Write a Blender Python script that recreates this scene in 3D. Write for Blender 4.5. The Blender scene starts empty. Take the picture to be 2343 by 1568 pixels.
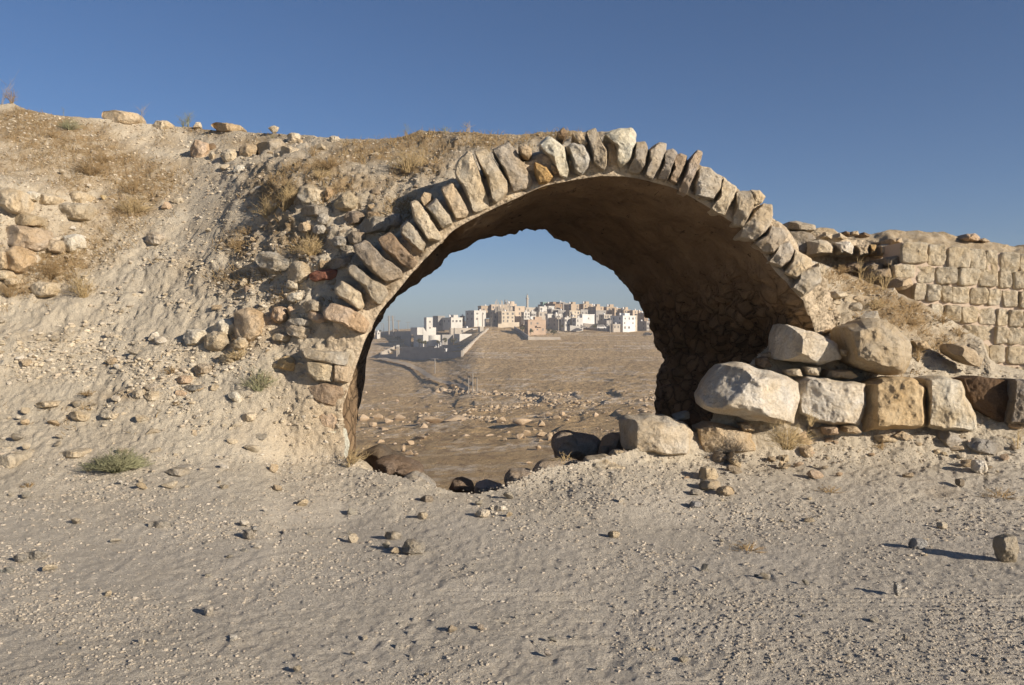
import bpy, bmesh, math, random
import numpy as np
from mathutils import Vector, noise as mnoise
random.seed(7); RS = np.random.RandomState(11)
scene = bpy.context.scene
COL = scene.collection
F = 2342.0; CX = 1171.0; HY = 750.0; EYE = 1.6; K = 0.7686      # picture units; K turns picture depth into metres

def PX(x, y, d):                       # picture position and depth -> world
    d = d+x*0
    return (x-CX)/F*d, K*d, EYE-(y-HY)/F*d
def cr(ox, oy, s):                     # converter for measurements taken on an enlarged crop
    return lambda x, y: ((ox+x/s)/1.6533, (oy+y/s)/1.6533)
c1 = cr(0, 300, 1.742); c2 = cr(700, 400, 1.96); c3 = cr(0, 1050, 1.6736); c4 = cr(2900, 780, 2.178)
c5 = cr(1100, 800, 1.568); c6 = cr(1500, 430, 2.751); c7 = cr(2200, 430, 2.0367); c8 = cr(2300, 1100, 1.4905)
cl = cr(0, 1700, 1.2332); crr = cr(1900, 1700, 1.1881); cv = cr(1300, 1500, 1.9525)
ct = cr(1850, 1080, 3.6046); cc = cr(1350, 1100, 3.905); cm = cr(1350, 1050, 1.9525)

# ------------------------------------------------------------------ noise
def _h(ix, iy, iz, seed):
    n = (ix*374761393 + iy*668265263 + iz*2147483647 + seed*1274126177) & 0xffffffff
    n = ((n ^ (n >> 13))*1274126177) & 0xffffffff
    n = ((n ^ (n >> 15))*2246822519) & 0xffffffff
    return ((n ^ (n >> 16)) & 0xffffff)/float(0xffffff)*2-1
def vnoise(p, seed=0):
    p = np.asarray(p, dtype=np.float64); f = np.floor(p); i = f.astype(np.int64); t = p-f; t = t*t*t*(t*(t*6-15)+10)
    r = 0
    for dx in (0, 1):
        wx = t[..., 0] if dx else 1-t[..., 0]
        for dy in (0, 1):
            wy = t[..., 1] if dy else 1-t[..., 1]
            for dz in (0, 1):
                wz = t[..., 2] if dz else 1-t[..., 2]
                r = r + wx*wy*wz*_h(i[..., 0]+dx, i[..., 1]+dy, i[..., 2]+dz, seed)
    return r
def fbm(p, sc, octv=4, seed=0, g=0.5):
    p = np.asarray(p, dtype=np.float64)*sc; r = 0; a = 1; tot = 0
    for o in range(octv):
        r = r + a*vnoise(p+o*17.3, seed+o*7); tot += a; a *= g; p = p*2.03
    return r/tot
def worley(p, sc, seed=0):             # distance to nearest cell point, and the cell's hash
    p = np.asarray(p, dtype=np.float64)*sc; i = np.floor(p).astype(np.int64)
    best = np.full(p.shape[:-1], 9.0); bid = np.zeros(p.shape[:-1]); sec = np.full(p.shape[:-1], 9.0)
    for dx in (-1, 0, 1):
        for dy in (-1, 0, 1):
            for dz in (-1, 0, 1):
                c = i+np.array([dx, dy, dz])
                q = np.stack([c[..., k]+0.5+0.42*_h(c[..., 0], c[..., 1], c[..., 2], seed+k*31+5) for k in range(3)], -1)
                d = np.sqrt(((p-q)**2).sum(-1))
                m = d < best
                sec = np.where(m, best, np.minimum(sec, d))
                bid = np.where(m, _h(c[..., 0], c[..., 1], c[..., 2], seed+99), bid); best = np.where(m, d, best)
    return best, sec, bid
def sstep(a, b, x):
    t = np.clip((x-a)/(b-a), 0, 1); return t*t*(3-2*t)

# ------------------------------------------------------------------ object helpers
def mesh_np(name, V, Fq, mat=None, smooth=True):
    V = np.asarray(V, dtype=np.float32).reshape(-1, 3); Fq = np.asarray(Fq, dtype=np.int32)
    me = bpy.data.meshes.new(name); n = Fq.shape[1]
    me.vertices.add(len(V)); me.vertices.foreach_set('co', V.ravel())
    me.loops.add(Fq.size); me.loops.foreach_set('vertex_index', Fq.ravel())
    me.polygons.add(len(Fq)); me.polygons.foreach_set('loop_start', np.arange(0, Fq.size, n, dtype=np.int32))
    me.polygons.foreach_set('loop_total', np.full(len(Fq), n, dtype=np.int32))
    me.polygons.foreach_set('use_smooth', np.full(len(Fq), bool(smooth)))
    me.update(calc_edges=True); me.validate()
    if mat: me.materials.append(mat)
    return me
def link(name, me, parent=None):
    o = bpy.data.objects.new(name, me); COL.objects.link(o)
    if parent: o.parent = parent
    return o
def tag(o, label=None, cat=None, group=None, kind=None):
    if label: o['label'] = label
    if cat: o['category'] = cat
    if group: o['group'] = group
    if kind: o['kind'] = kind
    return o
def empty(name, loc, label, cat, group=None, rz=0):
    o = bpy.data.objects.new(name, None); COL.objects.link(o); o.location = loc; o.rotation_euler[2] = rz
    o.empty_display_size = 0.1
    return tag(o, label, cat, group)
class MB:
    def __init__(s): s.v = []; s.f = []
    def box(s, x0, x1, y0, y1, z0, z1):
        b = len(s.v)
        s.v += [(x0,y0,z0),(x1,y0,z0),(x1,y1,z0),(x0,y1,z0),(x0,y0,z1),(x1,y0,z1),(x1,y1,z1),(x0,y1,z1)]
        s.f += [tuple(b+i for i in q) for q in ((3,2,1,0),(4,5,6,7),(0,1,5,4),(1,2,6,5),(2,3,7,6),(3,0,4,7))]
        return s
    def tube(s, p, q, r0, r1, n=8):
        p = Vector(p); q = Vector(q); d = (q-p).normalized(); a = d.orthogonal().normalized(); b = d.cross(a); k = len(s.v)
        for c, r in ((p, r0), (q, r1)):
            for i in range(n):
                t = 2*math.pi*i/n; s.v.append(tuple(c+a*(r*math.cos(t))+b*(r*math.sin(t))))
        for i in range(n): s.f.append((k+i, k+(i+1) % n, k+n+(i+1) % n, k+n+i))
        s.f.append(tuple(k+n-1-i for i in range(n))); s.f.append(tuple(k+n+i for i in range(n))); return s
    def lathe(s, prof, n=12, cx=0, cy=0):
        k = len(s.v)
        for r, z in prof:
            for i in range(n):
                t = 2*math.pi*i/n; s.v.append((cx+r*math.cos(t), cy+r*math.sin(t), z))
        for j in range(len(prof)-1):
            for i in range(n):
                s.f.append((k+j*n+i, k+j*n+(i+1) % n, k+(j+1)*n+(i+1) % n, k+(j+1)*n+i))
        s.f.append(tuple(k+n-1-i for i in range(n))); s.f.append(tuple(k+(len(prof)-1)*n+i for i in range(n))); return s
    def prism(s, pts, y0, y1):         # outline in x,z pushed through y
        k = len(s.v); n = len(pts)
        for y in (y0, y1):
            for x, z in pts: s.v.append((x, y, z))
        for i in range(n): s.f.append((k+i, k+(i+1) % n, k+n+(i+1) % n, k+n+i))
        s.f.append(tuple(k+i for i in range(n))[::-1]); s.f.append(tuple(k+n+i for i in range(n))); return s
    def build(s, name, mat, parent=None):
        me = bpy.data.meshes.new(name); me.from_pydata(s.v, [], s.f)
        bm = bmesh.new(); bm.from_mesh(me); bmesh.ops.recalc_face_normals(bm, faces=bm.faces[:]); bm.to_mesh(me); bm.free()
        me.materials.append(mat); return link(name, me, parent)

# ------------------------------------------------------------------ materials
class NT:
    def __init__(s, name, rough=0.95):
        m = bpy.data.materials.new(name); m.use_nodes = True; s.m = m; s.t = m.node_tree; s.b = s.t.nodes['Principled BSDF']
        s.b.inputs['Roughness'].default_value = rough; s.b.inputs['Specular IOR Level'].default_value = 0.15
        s.geo = s.t.nodes.new('ShaderNodeNewGeometry')
    def n(s, typ, **kw):
        nd = s.t.nodes.new(typ)
        for k, v in kw.items(): setattr(nd, k, v)
        return nd
    def set(s, sock, v):
        if hasattr(v, 'links') or isinstance(v, bpy.types.NodeSocket): s.t.links.new(v, sock)
        else: sock.default_value = v
    def pos(s, sc=(1,1,1)):
        v = s.n('ShaderNodeVectorMath', operation='MULTIPLY'); s.t.links.new(s.geo.outputs['Position'], v.inputs[0]); v.inputs[1].default_value = sc
        return v.outputs[0]
    def noise(s, vec, scale, detail=6, rough=0.6, dist=0.0):
        n = s.n('ShaderNodeTexNoise'); s.t.links.new(vec, n.inputs['Vector']); n.inputs['Scale'].default_value = scale
        n.inputs['Detail'].default_value = detail; n.inputs['Roughness'].default_value = rough; n.inputs['Distortion'].default_value = dist
        return n.outputs['Fac']
    def vor(s, vec, scale, feat='F1', out='Distance'):
        n = s.n('ShaderNodeTexVoronoi', feature=feat); s.t.links.new(vec, n.inputs['Vector']); n.inputs['Scale'].default_value = scale
        return n.outputs[out]
    def ramp(s, fac, stops):
        r = s.n('ShaderNodeValToRGB'); s.t.links.new(fac, r.inputs[0]); e = r.color_ramp.elements
        while len(e) < len(stops): e.new(0.5)
        for el, (p, c) in zip(e, stops):
            el.position = p; el.color = (c, c, c, 1) if isinstance(c, (int, float)) else (*c, 1)
        return r.outputs['Color']
    def mix(s, fac, a, b, mode='MIX'):
        m = s.n('ShaderNodeMix', data_type='RGBA', blend_type=mode)
        s.set(m.inputs[0], fac)
        for k, v in ((6, a), (7, b)):
            if isinstance(v, tuple): v = (*v, 1) if len(v) == 3 else v
            s.set(m.inputs[k], v)
        return m.outputs[2]
    def math(s, op, a, b=0.0):
        m = s.n('ShaderNodeMath', operation=op); s.set(m.inputs[0], a); s.set(m.inputs[1], b); return m.outputs[0]
    def bump(s, h, dist, strength=1.0, prev=None):
        b = s.n('ShaderNodeBump'); b.inputs['Distance'].default_value = dist; b.inputs['Strength'].default_value = strength
        s.t.links.new(h, b.inputs['Height'])
        if prev: s.t.links.new(prev, b.inputs['Normal'])
        return b.outputs[0]
    def out(s, col, nrm=None):
        s.set(s.b.inputs['Base Color'], col if not isinstance(col, tuple) else (*col, 1))
        if nrm: s.t.links.new(nrm, s.b.inputs['Normal'])
        return s.m

def m_stone(name='limestone', b1=0.05, b2=0.012):
    t = NT(name); p = t.pos(); oi = t.n('ShaderNodeObjectInfo')
    big = t.noise(p, 3.2, 5, 0.62, 0.4); fine = t.noise(p, 22, 8, 0.7)
    col = oi.outputs['Color']
    col = t.mix(t.ramp(big, [(0.36, 0.0), (0.62, 0.75)]), col, (0.92, 0.80, 0.62), 'MULTIPLY')
    col = t.mix(t.ramp(t.noise(p, 6.5, 7, 0.7, 0.8), [(0.54, 0.0), (0.70, 0.8)]), col, (0.62, 0.60, 0.58), 'MULTIPLY')
    col = t.mix(t.ramp(fine, [(0.50, 0.0), (0.80, 0.7)]), col, (0.55, 0.48, 0.40), 'MULTIPLY')
    col = t.mix(t.ramp(t.noise(p, 60, 4, 0.6), [(0.3, 0.0), (0.7, 0.35)]), col, (1.25, 1.2, 1.1), 'MULTIPLY')
    n = t.bump(t.noise(p, 6, 14, 0.72, 0.8), 0.075, 1.0)
    n = t.bump(t.noise(p, 20, 8, 0.72, 0.5), 0.05, 1.0, n)
    n = t.bump(t.vor(t.mix(0.12, p, t.n('ShaderNodeTexNoise').outputs['Color']), 26), b2, 0.6, n)
    n = t.bump(t.noise(p, 75, 6, 0.7), b2*0.7, 0.9, n)
    return t.out(col, n)
def m_plain(name, c1_, c2_, sc=3, rough=0.9, bump=0.02, bsc=20):
    t = NT(name, rough); p = t.pos()
    col = t.mix(t.ramp(t.noise(p, sc, 8, 0.65), [(0.3, 0.0), (0.7, 1.0)]), c1_, c2_)
    return t.out(col, t.bump(t.noise(p, bsc, 6, 0.65), bump, 0.8))

M = {}
M['stone'] = m_stone()
def m_ground():
    t = NT('dusty_ground'); p = t.pos(); a = t.n('ShaderNodeAttribute', attribute_name='cover')
    sep = t.n('ShaderNodeSeparateColor'); t.t.links.new(a.outputs['Color'], sep.inputs[0])
    lane, veg, marl = sep.outputs[0], sep.outputs[1], sep.outputs[2]
    base = t.mix(t.ramp(t.noise(p, 1.3, 6, 0.6), [(0.35, 0.0), (0.65, 1.0)]), (0.64, 0.555, 0.42), (0.57, 0.485, 0.36))
    ln = t.mix(t.ramp(t.noise(p, 0.9, 7, 0.62), [(0.35, 0.0), (0.65, 1.0)]), (0.67, 0.595, 0.485), (0.60, 0.53, 0.425))
    col = t.mix(lane, base, ln)
    col = t.mix(marl, col, (0.63, 0.49, 0.32))
    vg = t.mix(t.ramp(t.noise(p, 14, 6, 0.7), [(0.35, 0.0), (0.65, 1.0)]), (0.30, 0.205, 0.105), (0.40, 0.29, 0.165))
    col = t.mix(t.math('MULTIPLY', veg, t.ramp(t.noise(p, 5, 8, 0.7), [(0.30, 0.2), (0.55, 1.0)])), col, vg)
    col = t.mix(t.ramp(t.noise(p, 55, 5, 0.7), [(0.50, 0.0), (0.72, 0.55)]), col, (0.66, 0.60, 0.52), 'MULTIPLY')
    col = t.mix(t.ramp(t.vor(p, 48, 'F1', 'Distance'), [(0.12, 0.5), (0.32, 0.0)]), col, (1.32, 1.30, 1.25), 'MULTIPLY')
    n = t.bump(t.noise(p, 11, 9, 0.74), 0.028, 0.8)
    n = t.bump(t.vor(p, 52), -0.012, 0.6, n)
    n = t.bump(t.noise(p, 70, 6, 0.75), 0.029, 1.0, n)
    return t.out(col, n)
M['ground'] = m_ground()
def m_gravel():
    t = NT('gravel'); p = t.pos(); a = t.n('ShaderNodeAttribute', attribute_name='tint')
    col = t.mix(t.ramp(t.noise(p, 40, 4, 0.6), [(0.3, 0.0), (0.7, 0.6)]), a.outputs['Color'], (0.80, 0.74, 0.66), 'MULTIPLY')
    return t.out(col, t.bump(t.noise(p, 90, 5, 0.65), 0.006, 0.8))
M['gravel'] = m_gravel()
def m_mortar():
    t = NT('rough_mortar'); p = t.pos()
    col = t.mix(t.ramp(t.noise(p, 4, 8, 0.65, 0.5), [(0.35, 0.0), (0.65, 1.0)]), (0.63, 0.51, 0.36), (0.47, 0.375, 0.26))
    col = t.mix(t.ramp(t.vor(p, 16), [(0.10, 0.7), (0.30, 0.0)]), col, (0.58, 0.50, 0.38))
    n = t.bump(t.noise(p, 12, 12, 0.7), 0.06, 1.0); n = t.bump(t.vor(p, 22), -0.03, 0.7, n)
    return t.out(col, n)
M['mortar'] = m_mortar()
def m_vault():
    t = NT('shade_toned_vault_plaster'); p = t.pos()  # brown plaster, base kept dark to stand in for shade on the walls
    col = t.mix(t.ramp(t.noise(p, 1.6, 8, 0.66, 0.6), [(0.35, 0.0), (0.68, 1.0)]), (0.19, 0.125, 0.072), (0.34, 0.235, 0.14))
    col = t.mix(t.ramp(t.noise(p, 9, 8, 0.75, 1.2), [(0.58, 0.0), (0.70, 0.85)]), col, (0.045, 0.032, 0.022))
    pw = t.n('ShaderNodeVectorMath', operation='ADD'); wn = t.n('ShaderNodeTexNoise'); t.t.links.new(p, wn.inputs['Vector']); wn.inputs['Scale'].default_value = 3.0
    sc2 = t.n('ShaderNodeVectorMath', operation='SCALE'); t.t.links.new(wn.outputs['Color'], sc2.inputs[0]); sc2.inputs['Scale'].default_value = 0.22
    t.t.links.new(p, pw.inputs[0]); t.t.links.new(sc2.outputs[0], pw.inputs[1]); vd = t.vor(pw.outputs[0], 4.6, 'DISTANCE_TO_EDGE')
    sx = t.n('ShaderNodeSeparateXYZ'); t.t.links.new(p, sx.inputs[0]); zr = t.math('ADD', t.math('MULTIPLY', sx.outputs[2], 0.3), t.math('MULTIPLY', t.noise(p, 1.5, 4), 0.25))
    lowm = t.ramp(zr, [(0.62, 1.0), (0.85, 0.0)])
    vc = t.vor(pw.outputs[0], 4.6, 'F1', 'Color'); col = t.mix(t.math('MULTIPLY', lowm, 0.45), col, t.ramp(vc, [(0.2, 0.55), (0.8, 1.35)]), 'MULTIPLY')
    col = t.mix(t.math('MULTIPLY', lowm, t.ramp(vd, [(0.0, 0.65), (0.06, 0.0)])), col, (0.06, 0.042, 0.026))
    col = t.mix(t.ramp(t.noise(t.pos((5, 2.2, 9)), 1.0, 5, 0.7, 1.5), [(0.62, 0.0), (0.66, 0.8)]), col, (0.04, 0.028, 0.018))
    n = t.bump(t.math('MULTIPLY', lowm, t.ramp(vd, [(0.0, 0.0), (0.13, 1.0)])), 0.07, 0.9); n = t.bump(t.noise(p, 3.5, 12, 0.66, 0.3), 0.12, 0.9, n); n = t.bump(t.noise(p, 24, 6, 0.7, 0.6), 0.02, 0.9, n)
    return t.out(col, n)
M['vault'] = m_vault()
def m_wallmortar():
    t = NT('pinkish_wall_mortar'); p = t.pos()
    col = t.mix(t.ramp(t.noise(p, 3, 6, 0.6), [(0.3, 0.0), (0.7, 1.0)]), (0.55, 0.44, 0.335), (0.47, 0.37, 0.28))
    return t.out(col, t.bump(t.noise(p, 35, 8, 0.65), 0.012, 0.8))
M['wallmortar'] = m_wallmortar()
def m_hill():
    t = NT('dry_hillside'); p = t.pos()
    col = t.mix(t.ramp(t.noise(t.pos((0.05, 0.03, 0.1)), 1.0, 8, 0.65), [(0.35, 0.0), (0.65, 1.0)]), (0.53, 0.375, 0.20), (0.43, 0.295, 0.15))
    col = t.mix(t.ramp(t.noise(t.pos((0.6, 0.3, 1.0)), 1.0, 8, 0.75), [(0.46, 0.0), (0.64, 0.75)]), col, (0.24, 0.155, 0.085))
    st = t.noise(t.pos((0.022, 0.035, 1.1)), 1.0, 9, 0.66, 0.3); br = t.noise(t.pos((0.5, 0.35, 1)), 1.0, 6, 0.7)
    rock = t.math('MULTIPLY', t.ramp(st, [(0.51, 0.0), (0.58, 1.0)]), t.ramp(br, [(0.42, 0.0), (0.58, 1.0)]))
    col = t.mix(rock, col, (0.58, 0.47, 0.34))
    # pale trodden ground near the houses
    n = t.bump(t.noise(t.pos((0.35, 0.35, 0.35)), 1.0, 10, 0.72), 1.6, 1.0)
    return t.out(col, n)
M['hill'] = m_hill()
M['straw'] = m_plain('dry_straw', (0.50, 0.38, 0.20), (0.36, 0.25, 0.12), 20, 0.8, 0.0, 30)
M['strawd'] = m_plain('brown_dry_grass', (0.38, 0.26, 0.125), (0.25, 0.165, 0.08), 9, 0.85, 0.0, 30)
M['sage'] = m_plain('grey_green_twigs', (0.30, 0.30, 0.165), (0.22, 0.20, 0.115), 9, 0.85, 0.0, 30)
M['leaf'] = m_plain('dusty_olive_leaves', (0.085, 0.085, 0.038), (0.13, 0.115, 0.055), 1, 0.85, 0.0, 3)
M['bark'] = m_plain('bark', (0.16, 0.12, 0.08), (0.10, 0.075, 0.05), 3, 0.9, 0.01, 9)
M['metal'] = m_plain('weathered_metal', (0.16, 0.15, 0.14), (0.24, 0.22, 0.20), 3, 0.6, 0.0, 9)
M['polem'] = m_plain('pale_pole', (0.30, 0.26, 0.21), (0.25, 0.22, 0.18), 1, 0.8, 0.0, 9)
M['glass'] = m_plain('dark_window', (0.12, 0.11, 0.10), (0.17, 0.155, 0.14), 1, 0.3, 0.0, 3)
M['tyre'] = m_plain('black_rubber', (0.03, 0.03, 0.03), (0.04, 0.04, 0.04), 3, 0.8, 0.0, 9)
M['dirtroad'] = m_plain('pale_track', (0.46, 0.37, 0.26), (0.40, 0.31, 0.21), 0.3, 0.95, 0.3, 0.6)
WC = {}
def wallmat(key):
    if key in WC: return WC[key]
    c = {'white': (0.62, 0.58, 0.51), 'cream': (0.62, 0.52, 0.385), 'tan': (0.50, 0.385, 0.265), 'brown': (0.36, 0.25, 0.16), 'grey': (0.33, 0.30, 0.26),
         'pale': (0.50, 0.435, 0.35), 'peach': (0.58, 0.46, 0.335), 'pink': (0.44, 0.32, 0.225), 'block': (0.40, 0.365, 0.32), 'dark': (0.20, 0.16, 0.125), 'green': (0.22, 0.32, 0.28), 'snow': (0.74, 0.71, 0.66), 'concrete': (0.36, 0.33, 0.29)}[key]
    WC[key] = m_plain('render_'+key, c, tuple(v*0.72 for v in c), 0.22, 0.9, 0.12, 1.2); return WC[key]

# ------------------------------------------------------------------ near ground: depth laid out by profiles
prof = {
 -600: [(1250,7.43),(1150,8.8),(1060,9.9),(980,10.7),(880,11.4),(700,12.6),(430,14.5),(230,18.5)],
 0:    [(1250,7.43),(1150,8.8),(1060,9.95),(980,10.75),(880,11.6),(690,13.0),(560,13.5),(430,14.1),(330,16.0),(240,18.0)],
 110:  [(1250,7.43),(1150,8.8),(1060,9.95),(980,10.75),(880,11.6),(680,13.2),(560,13.8),(440,14.5),(340,16.2),(255,18.0)],
 220:  [(1250,7.43),(1150,8.8),(1060,9.95),(980,10.75),(880,11.5),(650,13.6),(520,14.6),(400,15.9),(275,18.0)],
 330:  [(1250,7.43),(1150,8.8),(1060,9.95),(980,10.65),(880,11.3),(700,12.7),(600,13.8),(480,15.2),(380,16.6),(283,18.4)],
 430:  [(1250,7.43),(1150,8.8),(1060,10.0),(980,10.65),(880,11.3),(700,12.4),(600,13.3),(500,14.7),(430,15.8),(350,17.2),(290,18.4)],
 530:  [(1250,7.43),(1150,8.8),(1060,10.1),(960,10.8),(800,11.5),(650,12.4),(560,13.1),(480,14.1),(400,15.4),(340,16.5),(300,17.4)],
 600:  [(1250,7.43),(1150,8.85),(1060,10.3),(960,10.8),(800,11.3),(650,12.0),(560,12.6),(480,13.3),(420,14.0),(385,14.9),(345,16.2),(305,16.9)],
 650:  [(1200,8.4),(1060,10.6),(900,11.0),(700,11.6),(560,12.2),(450,12.9),(400,13.5),(345,15.6),(315,16.4)],
 700:  [(1200,8.5),(1060,10.6),(900,10.85),(700,11.25),(560,12.0),(450,12.5),(380,13.4),(330,15.5),(318,16.0)],
 785:  [(1200,8.7),(1060,10.6),(900,10.82),(700,11.08),(560,11.6),(450,12.1),(380,13.0),(335,14.8),(318,15.5)],
 900:  [(1200,8.5),(1080,10.3),(900,11.0),(650,11.2),(560,11.4),(450,11.8),(370,12.7),(335,14.0),(318,14.6)],
 1040: [(1200,8.35),(1125,9.9),(600,11.2),(450,11.5),(380,12.1),(330,13.0),(303,13.7)],
 1200: [(1200,8.35),(1120,9.95),(600,11.2),(400,11.4),(340,12.2),(306,13.1)],
 1400: [(1200,8.45),(1060,10.4),(600,11.2),(380,11.3),(325,11.7),(306,12.2)],
 1600: [(1200,8.6),(1060,10.8),(960,11.2),(800,11.6),(700,12.0)],
 1850: [(1200,8.6),(1060,10.9),(960,11.3),(860,11.7),(750,12.0),(690,12.1),(600,12.4)],
 2000: [(1200,8.6),(1060,10.85),(960,11.3),(860,11.7),(750,12.2),(690,12.8),(655,13.4)],
 2200: [(1200,8.6),(1060,10.8),(960,11.3),(860,12.2),(800,12.8),(760,13.3)],
 2342: [(1200,8.6),(1060,10.7),(970,11.2),(870,12.4),(858,12.7)],
 2950: [(1200,8.6),(1060,10.7),(970,11.2),(870,12.4),(858,12.7)],
}
pk = sorted(prof)
def rawdepth(X, Y):
    X = np.asarray(X, float); Y = np.asarray(Y, float)
    vals = []
    for k in pk:
        pr = [(2600, EYE*F/(2600-HY)), (1900, EYE*F/(1900-HY)), (1568, EYE*F/(1568-HY)), (1350, EYE*F/(1350-HY)*0.998)] + prof[k]
        ys = np.array([p[0] for p in pr], float)[::-1]; 
        # interpolate inverse depth against y: straight slopes stay straight
        iv = np.array([1.0/p[1] for p in pr])[::-1]
        vals.append(1.0/np.interp(Y, ys, iv))
    vals = np.stack(vals, 0); xs = np.array(pk, float)
    j = np.clip(np.searchsorted(xs, X)-1, 0, len(xs)-2); t = np.clip((X-xs[j])/(xs[j+1]-xs[j]), 0, 1)
    a = np.take_along_axis(vals, j[None], 0)[0]; b = np.take_along_axis(vals, (j+1)[None], 0)[0]
    return a*(1-t)+b*t
GX = np.arange(-640, 2960, 10.0); GY = np.arange(200, 1700, 10.0)
gx, gy = np.meshgrid(GX, GY); DG = rawdepth(gx, gy)
for _ in range(3):
    E = np.pad(DG, 1, mode='edge'); DG = (E[:-2,1:-1]+E[2:,1:-1]+E[1:-1,:-2]+E[1:-1,2:]+2*E[1:-1,1:-1])/6
def depth(x, y):
    x = np.asarray(x, float); y = np.asarray(y, float)
    fx = np.clip((x-GX[0])/10, 0, len(GX)-1.001); fy = np.clip((y-GY[0])/10, 0, len(GY)-1.001)
    i = fx.astype(int); j = fy.astype(int); u = fx-i; v = fy-j
    d = (DG[j,i]*(1-u)+DG[j,i+1]*u)*(1-v)+(DG[j+1,i]*(1-u)+DG[j+1,i+1]*u)*v
    return np.where(y > 1680, EYE*F/np.maximum(y-HY, 1), d)
ridge = [(-640,225),(0,238),(30,236),(60,250),(120,262),(200,272),(240,275),(300,280),(350,285),(420,290),(480,298),(560,302),(640,306),(700,310),(760,316),(830,320),(890,320),(930,312),(960,302),(1020,303),(1100,307),(1180,306),(1240,304),(1300,303),(1400,305),(1450,312),(1840,600),(1870,606),(1887,611),(1948,638),(2032,671),(2107,699),(2187,749),(2248,790),(2262,835),(2342,860),(2960,864)]
def ytop(x): return np.interp(x, [p[0] for p in ridge], [p[1] for p in ridge])
front = [(775,1250),(793,1045),(789,974),(783,939),(796,900),(814,839),(835,777),(866,715),(912,661),(953,612),(1039,525),(1083,500),(1127,480),(1180,455),(1237,430),(1299,414),(1380,401),(1443,403),(1491,414),(1544,428),(1590,455),(1628,480),(1699,524),(1726,555),(1770,613),(1836,682),(1868,760),(1880,850),(1880,1000),(1880,1200)]
rear = [(812,1180),(815,1025),(816,985),(819,940),(823,893),(833,831),(850,765),(872,722),(901,681),(933,653),(989,607),(1020,585),(1050,568),(1088,552),(1120,542),(1155,531),(1195,525),(1222,529),(1259,540),(1300,556),(1338,577),(1369,597),(1393,614),(1416,640),(1440,670),(1474,712),(1499,778),(1509,822),(1497,870),(1493,1180)]
hole = [(793,1052)] + [(x-5 if x < 1000 else x, y-5) for x, y in front[1:17]] + [(1452,398),(1452,0),(1838,0),(1838,690),(1745,800),(1690,850),(1640,905),(1625,960),(1600,985),(1420,1035),(1330,1055),(1240,1070),(1150,1115),(1080,1126),(1030,1121),(985,1108),(930,1092),(860,1078),(820,1062)]
def inpoly(X, Y, poly):
    ins = np.zeros(X.shape, bool); n = len(poly)
    for i in range(n):
        x1, y1 = poly[i]; x2, y2 = poly[(i+1) % n]
        if y1 == y2: continue
        c = ((y1 > Y) != (y2 > Y)) & (X < (x2-x1)*(Y-y1)/(y2-y1)+x1); ins ^= c
    return ins
NXs = 1060; xs = np.concatenate([np.linspace(-600, -60, 40)[:-1], np.linspace(-60, 2400, 900), np.linspace(2400, 2900, 40)[1:]])
yb = np.concatenate([[2600, 2100, 1800], np.linspace(1660, 1600, 8)[:-1]]); NR = 440
tt = np.linspace(0, 1, NR)
ycols = []
for x in xs:
    top = float(ytop(x)); ycols.append(np.concatenate([yb, 1600+(top-1600)*tt]))
YY = np.array(ycols).T; XX = np.repeat(xs[None], YY.shape[0], 0)
jit = fbm(np.stack([XX*0.02, XX*0, XX*0], -1), 1.0, 4, 3)*3.0
YY = YY - jit*sstep(1.0, 0.0, (YY-YY[-1:])/60.0)                   # ragged skyline
DD = depth(XX, YY)
Gx, Gy, Gz = PX(XX, YY, DD); G = np.stack([Gx, Gy, Gz], -1)
# cover masks
def blobs(lst, X, Y):
    r = np.zeros(X.shape)
    for cx, cy, rx, ry, s in lst: r = np.maximum(r, s*np.exp(-(((X-cx)/rx)**2+((Y-cy)/ry)**2)))
    return r
vegl = [(120,360,190,60,.75),(380,330,60,30,.5),(60,520,60,30,.5),(620,600,60,30,.6),(760,420,140,50,.75),(60,300,150,60,1),(200,330,110,60,.9),(330,420,100,60,1),(250,380,120,50,.9),(150,420,80,40,.7),(290,480,70,60,.9),(130,600,110,50,.9),(200,560,80,50,.8),(30,650,60,30,.7),
        (640,440,70,60,1),(720,385,90,30,1),(830,350,110,35,1),(950,330,110,40,1),(960,380,80,30,.9),(560,565,70,40,.8),(640,520,60,40,.9),(700,560,60,30,.9),(520,640,70,40,.6),(420,600,50,30,.3),
        (600,330,80,22,.8),(480,300,60,16,.7),(1100,320,110,20,1),(1250,312,120,14,.8),(900,470,110,60,.55),(1990,660,90,30,.9),(2060,720,80,50,1),(2000,720,80,40,.7),(2150,780,70,40,.7),(1920,630,60,20,.8),
        (90,770,90,20,.35),(290,905,50,18,.5),(170,930,70,20,.35),(640,690,60,30,.5),(560,780,60,30,.4),(600,880,60,30,.4),(640,430,80,30,.9),(2150,1130,60,14,.35),(1790,1010,50,25,.4)]
nz = fbm(G*np.array([1,1,1.5]), 2.2, 4, 21)
veg = np.clip(blobs(vegl, XX, YY)*1.5 + nz*0.5 - 0.15, 0, 1)*(YY < 1150)
lane = sstep(930, 1260, YY + nz*90 - 0.03*np.abs(XX-1100)*(XX < 1100))
marl = np.clip(blobs([(740,900,90,150,1),(690,1000,80,70,.8),(760,990,50,60,1),(600,760,80,60,.5),(560,740,60,50,.6),(300,330,80,60,.35),(460,400,90,90,.4),(1700,1000,130,40,.5)], XX, YY)+nz*0.3-0.1, 0, 1)*(1-veg)*0.85
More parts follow.
